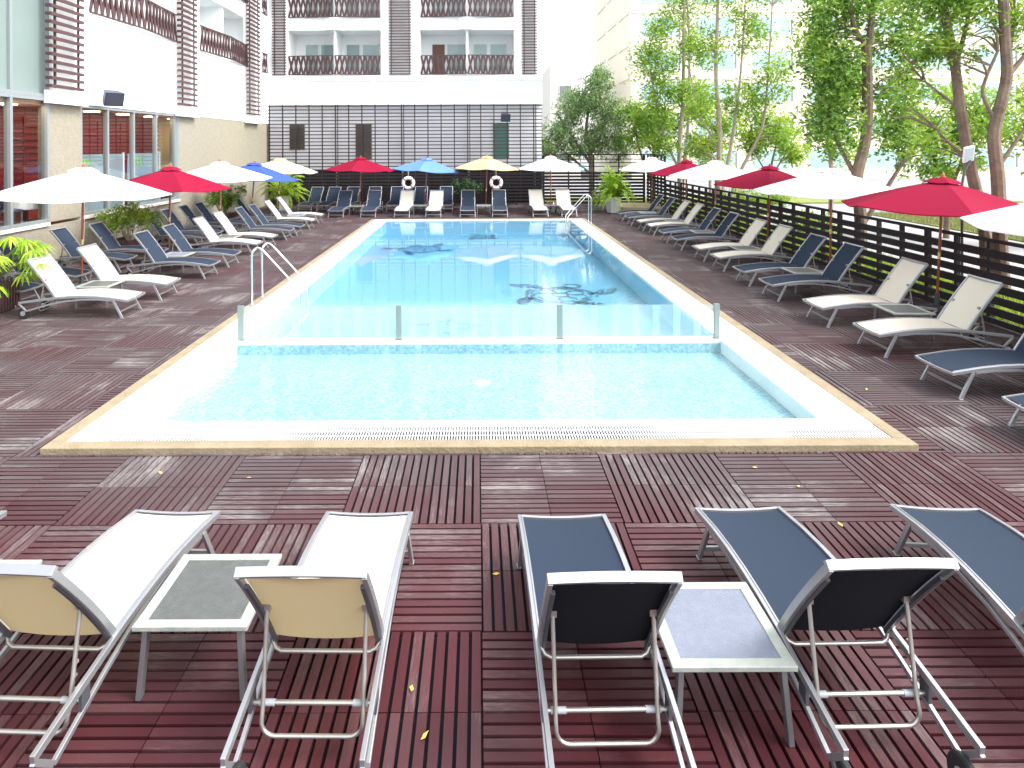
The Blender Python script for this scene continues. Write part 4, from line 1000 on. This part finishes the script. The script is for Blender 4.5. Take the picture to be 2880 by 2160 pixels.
# T1 grey green drooping tree behind the back fence
tree('rounded grey-green drooping tree behind the far fence beside the hotel', 6.3, 38.0,
     [([(.4,0,0),(.35,0,2.5),(.1,0,4.0),(.3,0,5.5),(.8,0,7.2)],.16,.04),([(.35,0,2.2),(-.6,.1,3.6),(-1.6,.2,5.2)],.10,.03),([(.3,0,2.6),(1.0,.1,4.0),(1.5,.2,5.6)],.09,.03),([(.3,0,1.6),(-1.3,.1,3.0),(-2.4,.2,3.6)],.08,.03)],
     [(.7,0,7.1,.85,.9,.8,1800),(.2,0,6.0,1.5,1.2,.9,2800),(-.8,0,5.3,1.0,1.0,.8,1500),(1.5,0,5.2,1.2,1.0,.9,1700),(-1.5,0,4.1,1.3,1.0,.8,1700),(.9,.1,4.2,1.5,1.1,.8,1700),(-2.0,-.2,2.9,1.5,1.0,.8,2200),(.0,0,3.2,1.4,1.0,.7,1500),(1.9,0,3.2,1.3,1.0,.8,1500)],
     'lf_grey', 'bark', .20, .30, 1.0, 12, group='trees behind the far fence', twigs=70)
# further small trees
tree('small bright lime tree between the slender trunks and the tall dense tree', 13.6, 30.0,
     [([(0,0,0),(.05,0,2),(.3,0,3.2)],.09,.03),([(.05,0,1.6),(-.6,.1,2.8)],.05,.02),([(.05,0,1.7),(.9,.1,3.0)],.05,.02)],
     [(-.7,0,3.4,.9,.8,.7,1300),(.5,0,3.9,.9,.8,.7,1300),(1.1,.1,2.9,.8,.7,.6,900),(-.5,0,4.7,.9,.8,.7,700)],
     'lf_lime', 'bark', .19, .40, .7, 14, twigs=25)
tree('light green tree behind the lime one with a tall loose crown', 13.4, 24.5,
     [([(0,0,0),(.05,0,2.5),(-.2,0,5),(-.1,0,8)],.10,.03),([(0,0,2.5),(.7,.1,4.5),(.9,.1,7)],.06,.02)],
     [(-.4,0,4.2,.9,.8,.9,1100),(.4,0,5.6,1.0,.8,.9,1300),(-.5,0,7.0,1.0,.8,1.0,1100),(.3,0,8.4,1.0,.8,.8,900),(.6,0,3.0,.8,.8,.7,700)],
     'lf_lime', 'barkp', .17, .38, .6, 15, twigs=30)
tree('olive green tree across the path between the dense tree and the leaning trunk', 16.0, 22.0,
     [([(0,0,0),(.0,0,1.6),(-.5,0,3.0),(-1.6,0,4.2)],.10,.03),([(0,0,1.4),(.8,.1,3.0),(1.6,.1,4.5)],.07,.02)],
     [(-1.2,0,3.9,1.1,.9,.8,1900),(.2,0,3.5,1.4,.9,.8,2300),(1.5,0,4.1,1.3,.9,.9,2000),(.2,.1,4.9,1.2,.9,.6,900),(-.2,0,2.5,1.5,.9,.5,1300)],
     'lf_mid', 'bark', .17, .36, .7, 16, twigs=40)
tree('yellow-green tree behind the forked trunk at the right edge', 17.5, 19.5,
     [([(0,0,0),(.1,0,1.8),(.4,0,3.5),(.5,0,5)],.10,.03),([(.05,0,1.4),(-.6,.1,2.8),(-.9,.1,4)],.05,.02)],
     [(-.6,0,3.6,1.0,.8,.8,1500),(.6,0,4.4,1.2,.9,.9,1900),(1.2,0,3.0,1.2,.9,.7,1500),(.3,0,2.3,1.3,.8,.5,1000)],
     'lf_lime', 'bark', .16, .38, .6, 17, twigs=30)
tree('small green tree at the street behind the crimson umbrellas', 13.0, 36.0,
     [([(0,0,0),(.0,0,2.0),(.2,0,4)],.10,.03)], [(0,0,3.4,1.4,.9,.8,1300),(.8,0,4.4,1.2,.9,.8,1200),(-.8,0,5.0,1.0,.8,.8,900),(.2,0,2.2,1.6,.9,.7,900)],
     'lf_lime', 'barkp', .21, .38, .6, 18, twigs=25)
# clipped planting beyond the fences
def shrub(label, x, y, rx, ry, rz, n, lm, z0=-.1, size=.12, seed=0, group='shrubs beyond the right fence', stems=12, stem='stem'):
    g = thing('shrub', label, 'shrub', (x,y,z0), 0, group); b = MB(); rd = random.Random(seed)
    for i in range(stems):
        a = rd.uniform(0,2*PI); r = rd.uniform(.2,.9); limb(b, [(0.08*math.cos(a),.08*math.sin(a),0),(rx*r*.5*math.cos(a),ry*r*.5*math.sin(a),rz*.8),(rx*r*math.cos(a),ry*r*math.sin(a),rz*(1.2+.6*rd.random()))], .014, .004, 5, 4)
    b.build('stems', M[stem], g, True)
    cl = [(rd.uniform(-.55,.55)*rx, rd.uniform(-.5,.5)*ry, rz*(1.0+rd.uniform(-.3,.5)), rx*.5, ry*.5, rz*.5, n//6) for i in range(6)]
    crown('foliage', g, cl, M[lm], size, .34, .1, seed)
shrub('low bright green shrub right behind the fence near the far crimson umbrella', 10.3, 25.5, 1.6, .7, .75, 2200, 'lf_lime', seed=31)
shrub('low green shrub behind the fence between the crimson and the large white umbrella', 10.6, 21.0, 1.5, .7, .7, 2000, 'lf_mid', seed=32)
shrub('green shrub with yellow flowers behind the far right fence', 11.5, 30.0, 1.6, .8, .8, 2200, 'lf_lime', seed=33)
shrub('dark green planting at the foot of the slender pale trunks', 12.3, 27.0, 1.3, .8, .9, 1700, 'lf_mid', seed=34)
# planting pots and bushes on the deck
def planter(x, y, sx_, sy_, h, rz, label, group=None):
    g = thing('planter_box', label, 'planter', (x,y,0), rz, group or 'slatted planter boxes'); b = MB()
    n = int(sx_/.07)
    for i in range(n):
        for s in (-1,1): xx = -sx_/2+sx_*(i+.5)/n; b.box(xx-.022,xx+.022, s*sy_/2-.012, s*sy_/2+.012, .02, h+.03*((i*7)%3-1)*.5)
    n = int(sy_/.07)
    for i in range(n):
        for s in (-1,1): yy = -sy_/2+sy_*(i+.5)/n; b.box(s*sx_/2-.012, s*sx_/2+.012, yy-.022, yy+.022, .02, h)
    b.build('slats', M['brown'], g)
    MB().box(-sx_/2+.015, sx_/2-.015, -sy_/2+.015, sy_/2-.015, .01, h-.06).build('soil_fill', M['soil'], g)
planter(-10.35, 19.1, .7, 1.3, .48, 0, 'dark slatted planter box under the nearer bush by the restaurant wall')
planter(-10.35, 26.1, .7, 1.2, .48, 0, 'dark slatted planter box under the farther bush by the beige wall')
planter(-9.45, 12.55, .6, .6, .55, 0, 'dark slatted planter box at the left edge of the photo below the palm')
shrub('airy light green bush in the planter below the crimson umbrella', -10.35, 19.1, 1.0, 1.1, .60, 3400, 'lf_mid', z0=.42, size=.10, seed=41, group='bushes in the planters by the wall', stems=26, stem='barkp')
shrub('airy light green bush in the planter between white and blue umbrellas', -10.35, 26.1, .95, 1.0, .62, 3000, 'lf_mid', z0=.42, size=.11, seed=42, group='bushes in the planters by the wall', stems=30, stem='barkp')
shrub('dark green hedge plant against the far fence below the tan umbrella', -.55, 33.75, .85, .25, .75, 2600, 'lf_hedge', z0=0.0, size=.10, seed=43, group='bushes in the planters by the wall', stems=6)
def frond(b, base, az, ln, rise, fall, leafL, F_, n=16, w=.02, rnd=random):
    """arched frond with leaflets; collects quads in F_"""
    d = Vector((math.cos(az), math.sin(az), 0)); pts = []
    for i in range(n+1):
        t = i/n; pts.append(Vector(base)+d*(ln*t*(1-.12*t))+Vector((0,0,rise*math.sin(min(1,t*1.25)*PI*.5)-fall*t*t)))
    b.tube(pts, [.010*(1-.8*i/n)+.002 for i in range(n+1)], 5)
    s = Vector((-d.y,d.x,0))
    for i in range(2, n+1):
        t = i/n; L = leafL*math.sin(PI*min(.98,.12+.85*t))**.6
        tg = (pts[i]-pts[i-1]).normalized()
        for sg in (-1,1):
            for q in (0,.5):
                p = pts[i-1].lerp(pts[i], q); di = (s*sg*.85+tg*.55+Vector((0,0,-.25+rnd.uniform(-.15,.15)))).normalized()
                wv = tg*w; e = p+di*L
                F_.append((p-wv*.3, p.lerp(e,.45)+wv*.9, e, p.lerp(e,.45)-wv*.9))
def quads(name, Q, m, parent, var=None):
    V = np.array([[tuple(v) for v in q] for q in Q]).reshape(-1,3); F = np.arange(len(V)).reshape(-1,4)
    c = np.clip(np.random.default_rng(len(Q)).normal(.5,.22,len(Q)),0,1) if var is None else var
    return mesh_np(name, V, F, m, parent, col=c)
def fern(x, y, z, label, ln, nf, seed, rise=.7, fall=.8, leafL=.22, group='ferns in white pots'):
    g = thing('fern', label, 'plant', (x,y,z), 0, group); rd = random.Random(seed); b = MB(); Q = []
    for i in range(nf):
        k = rd.random(); frond(b, (0,0,0), rd.uniform(0,2*PI), ln*(.55+.5*k), rise*(1.5-k)*rd.uniform(.7,1.15), fall*k*rd.uniform(.6,1.2), leafL, Q, 16, .022, rd)
    b.build('stems', M['stem'], g, True); quads('fronds', Q, M['lf_fern'], g)
def pot(x, y, label, w0=.20, w1=.31, h=.74):
    g = thing('plant_pot', label, 'pot', (x,y,0), random.uniform(0,.5), 'tall white pots'); b = MB()
    b.add([(-w0,-w0,0),(w0,-w0,0),(w0,w0,0),(-w0,w0,0),(-w1,-w1,h),(w1,-w1,h),(w1,w1,h),(-w1,w1,h),(-w1+.03,-w1+.03,h),(w1-.03,-w1+.03,h),(w1-.03,w1-.03,h),(-w1+.03,w1-.03,h),(-w1+.03,-w1+.03,h-.08),(w1-.03,-w1+.03,h-.08),(w1-.03,w1-.03,h-.08),(-w1+.03,w1-.03,h-.08)],
          [(0,3,2,1),(0,1,5,4),(1,2,6,5),(2,3,7,6),(3,0,4,7),(4,5,9,8),(5,6,10,9),(6,7,11,10),(7,4,8,11),(8,9,13,12),(9,10,14,13),(10,11,15,14),(11,8,12,15)])
    b.build('vessel', M['pot'], g, bevel=.01)
    MB().box(-w1+.04,w1-.04,-w1+.04,w1-.04,h-.12,h-.07).build('soil_fill', M['soil'], g)
pot(6.35, 30.3, 'tall white square pot with a bushy fern at the far right corner')
fern(6.35, 30.3, .66, 'bushy feathery green fern in the white pot at the far right corner', 1.35, 90, 51, .95, 1.1, .20)
pot(-9.75, 32.2, 'tall white square pot behind the yellow umbrella at the far left')
fern(-9.75, 32.2, .66, 'bright yellow-green fern in the white pot at the far left corner', 1.7, 46, 52, .95, .9, .26)
# fan palm at the left edge
def palm(x, y, z, label, seed):
    g = thing('fan_palm', label, 'palm', (x,y,z), 0); rd = random.Random(seed); b = MB(); Q = []
    for i in range(26):
        az = rd.uniform(-1.6,1.6) if i < 18 else rd.uniform(0,2*PI); el = rd.uniform(-.1,1.25); ln = rd.uniform(.45,1.0)
        e = Vector((math.cos(az)*math.cos(el), math.sin(az)*math.cos(el), math.sin(el)))*ln+Vector((0,0,.05)); limb(b, [(0,0,0), e*.5+Vector((0,0,.12)), e], .012, .006, 5, 4)
        out = Vector((math.cos(az), math.sin(az), 0)); s = Vector((-out.y,out.x,0)); n = 11
        for k in range(n):
            a = (k/(n-1)-.5)*3.4; di = (out*math.cos(a)+s*math.sin(a)*.95+Vector((0,0,-.10-.25*abs(math.sin(a))))).normalized(); L = rd.uniform(.34,.46)*(1-.2*abs(a)/1.7)
            side = di.cross(Vector((0,0,1))).normalized()*.024; p1 = e+di*L*.55; p2 = e+di*L+Vector((0,0,-.10))
            Q.append((e-side*.3, e+side*.3, p1+side, p1-side)); Q.append((p1-side, p1+side, p2+side*.15, p2-side*.15))
    b.build('stems', M['stem'], g, True); quads('fronds', Q, M['lf_fern'], g)
palm(-9.25, 12.3, .62, 'yellow-green fan palm at the left edge of the photo behind the nearest umbrella', 61)

# grass and street beyond the fence
def slab(name, x0,x1,y0,y1,z0,z1,m): tag(MB().box(x0,x1,y0,y1,z0,z1).build(name, m), kind='structure')
slab('lawn', 17.8, 21.4, 3, 29.5, -.2, -.02, M['grassbase']); slab('planting_bed', 9.2, 10.9, 3, 33.9, -.2, -.04, M['grassbase'])
slab('path', 10.9, 17.8, 0, 33, -.2, -.06, M['paving'])
slab('verge', 3.6, 30, 35.4, 40, -.2, -.03, M['grassbase'])
def grass(name, x0,x1,y0,y1,n,h,seed,m):
    r = np.random.default_rng(seed); C = np.stack([r.uniform(x0,x1,n), r.uniform(y0,y1,n), np.zeros(n)],1); a = r.uniform(0,2*PI,n); hh = h*(.5+r.random(n))
    dx = np.stack([np.cos(a),np.sin(a),np.zeros(n)],1)*.012; ln = np.stack([r.normal(0,.3,n)*hh, r.normal(0,.3,n)*hh, hh],1)
    V = np.stack([C-dx, C+dx, C+dx*.3+ln, C-dx*.3+ln],1).reshape(-1,3); V[:,2] -= .03
    tag(mesh_np(name, V, np.arange(n*4).reshape(n,4), m, col=r.random(n)), kind='stuff', label='short yellow-green grass beyond the fence', cat='grass')
grass('grass', 17.8,21.4,12,29.5,26000,.10,71,M['lf_lawn']); grass('grass', 9.25,10.8,6,33,26000,.22,72,M['lf_lime'])

# solar lamp and small spot
def solar(x, y, lab, h=2.75, s=1.0):
    g = thing('lamp_post', lab, 'lamp', (x,y,0), 0, 'lamps on thin poles by the fence'); MB().tube([(0,0,0),(0,0,h-.5),(.05,0,h-.2),(.16,0,h+.0)], .022, 8).build('pole', M['dplastic'], g, True)
    b = MB().box(-.14*s,.14*s,-.02,.02,-.22*s,.22*s); b.xf(Matrix.Translation((.10,-.04,h+.12)) @ Matrix.Rotation(R(-14),4,'Y') @ Matrix.Rotation(R(25),4,'X')); hd = b.build('lamp_head', M['wframe'], g, bevel=.01)
    b = MB().box(-.11*s,.11*s,-.026,-.021,-.19*s,.19*s); b.xf(Matrix.Translation((.10,-.04,h+.12)) @ Matrix.Rotation(R(-14),4,'Y') @ Matrix.Rotation(R(25),4,'X')); b.build('lens', M['farglass'], hd)
solar(9.25, 12.3, 'white lamp head on a thin dark pole behind the nearest crimson umbrella', 2.85, .75)
solar(9.9, 31.0, 'small lamp on a thin pole behind the far crimson umbrella', 3.1, .7)

# ------------------------------------------------------------------ far buildings
def far_building(label, x0, x1, y0, y1, h, m, wins, floor=3.2, z0=1.0, side=None, group='buildings behind the trees'):
    g = thing('apartment_building', label, 'building', (x0,y0,-.1), 0, group); W = x1-x0
    MB().box(0, W, 0, y1-y0, 0, h).build('wall', m, g)
    k = 0; z = z0
    while z+2 < h:
        b = MB().box(.0, W, -.12, -.003, z-1.0, z-.75); b.build('floor_band', m, g)
        for (a, ww, hh, mm) in wins:
            MB().box(a-.08, a+ww+.08, -.10, -.004, z-.08, z+hh+.08).build('window_frame', M['wframe'], g)
            MB().box(a, a+ww, -.14, -.103, z, z+hh).build('window', M[mm], g)
        z += floor
    if side:
        z = z0
        while z+2 < h:
            for yy in side: MB().box(-.10, -.003, yy, yy+4.5, z-.9, z-.5).build('side_band', M['cream_b'], g)
            z += floor
    return g
wins = [(1.0+5.4*i, 3.4, 1.7, 'farglass') for i in range(9)]+[(4.6+5.4*i, .12, 1.5, 'fardark') for i in range(9)]
far_building('large cream building with rows of wide pale windows behind the trees', 14.8, 64, 62, 82, 30, M['cream_b'], wins, side=(.8,6.5,12.5))
far_building('narrow cream building with dark window between hotel and grey-green tree', 7.0, 9.9, 62, 75, 11.0, M['cream_w'], [(.9,1.1,1.6,'fardark')], group='buildings behind the trees')
far_building('low pale building just right of the hotel behind the round tree', 10.2, 14.2, 90, 104, 14.5, M['cream_w'], [(.6,1.6,1.6,'farglass')], group='buildings behind the trees')

# fallen leaves
FL = [(-.40,3.75,'on the boards just right of the second cream lounger'),(-.30,3.45,'nearest the camera, between cream and navy loungers'),(.12,4.75,'beside the left rail of the middle navy lounger'),(3.0,5.35,'on the boards behind the raised back of a navy lounger'),(2.7,6.30,'orange-tinted, just in front of the pool coping at right'),
      (2.95,5.95,'small and pale, below the orange one at right'),(-3.1,6.25,'in front of the left end of the coping'),(5.0,8.3,'on the reddish boards right of the pool corner'),(-2.2,6.15,'before the coping, left of centre'),(5.9,11.9,'under the front legs of the third pair on the right')]
b = MB(); b.add([(-.03,0,0),(-.008,-.014,.004),(.03,0,.011),(.004,.013,.003)], [(0,1,2,3)]); lf = b.build('fallen_leaf', M['leaf_y'])
for i, (x,y,t) in enumerate(FL):
    c = lf if i == 0 else lf.copy()
    if i: COL.objects.link(c)
    c.location = (x,y,.006); c.rotation_euler.z = random.uniform(0,6); tag(c, 'fallen yellow leaf '+t, 'leaf', 'yellow leaves fallen on the deck')
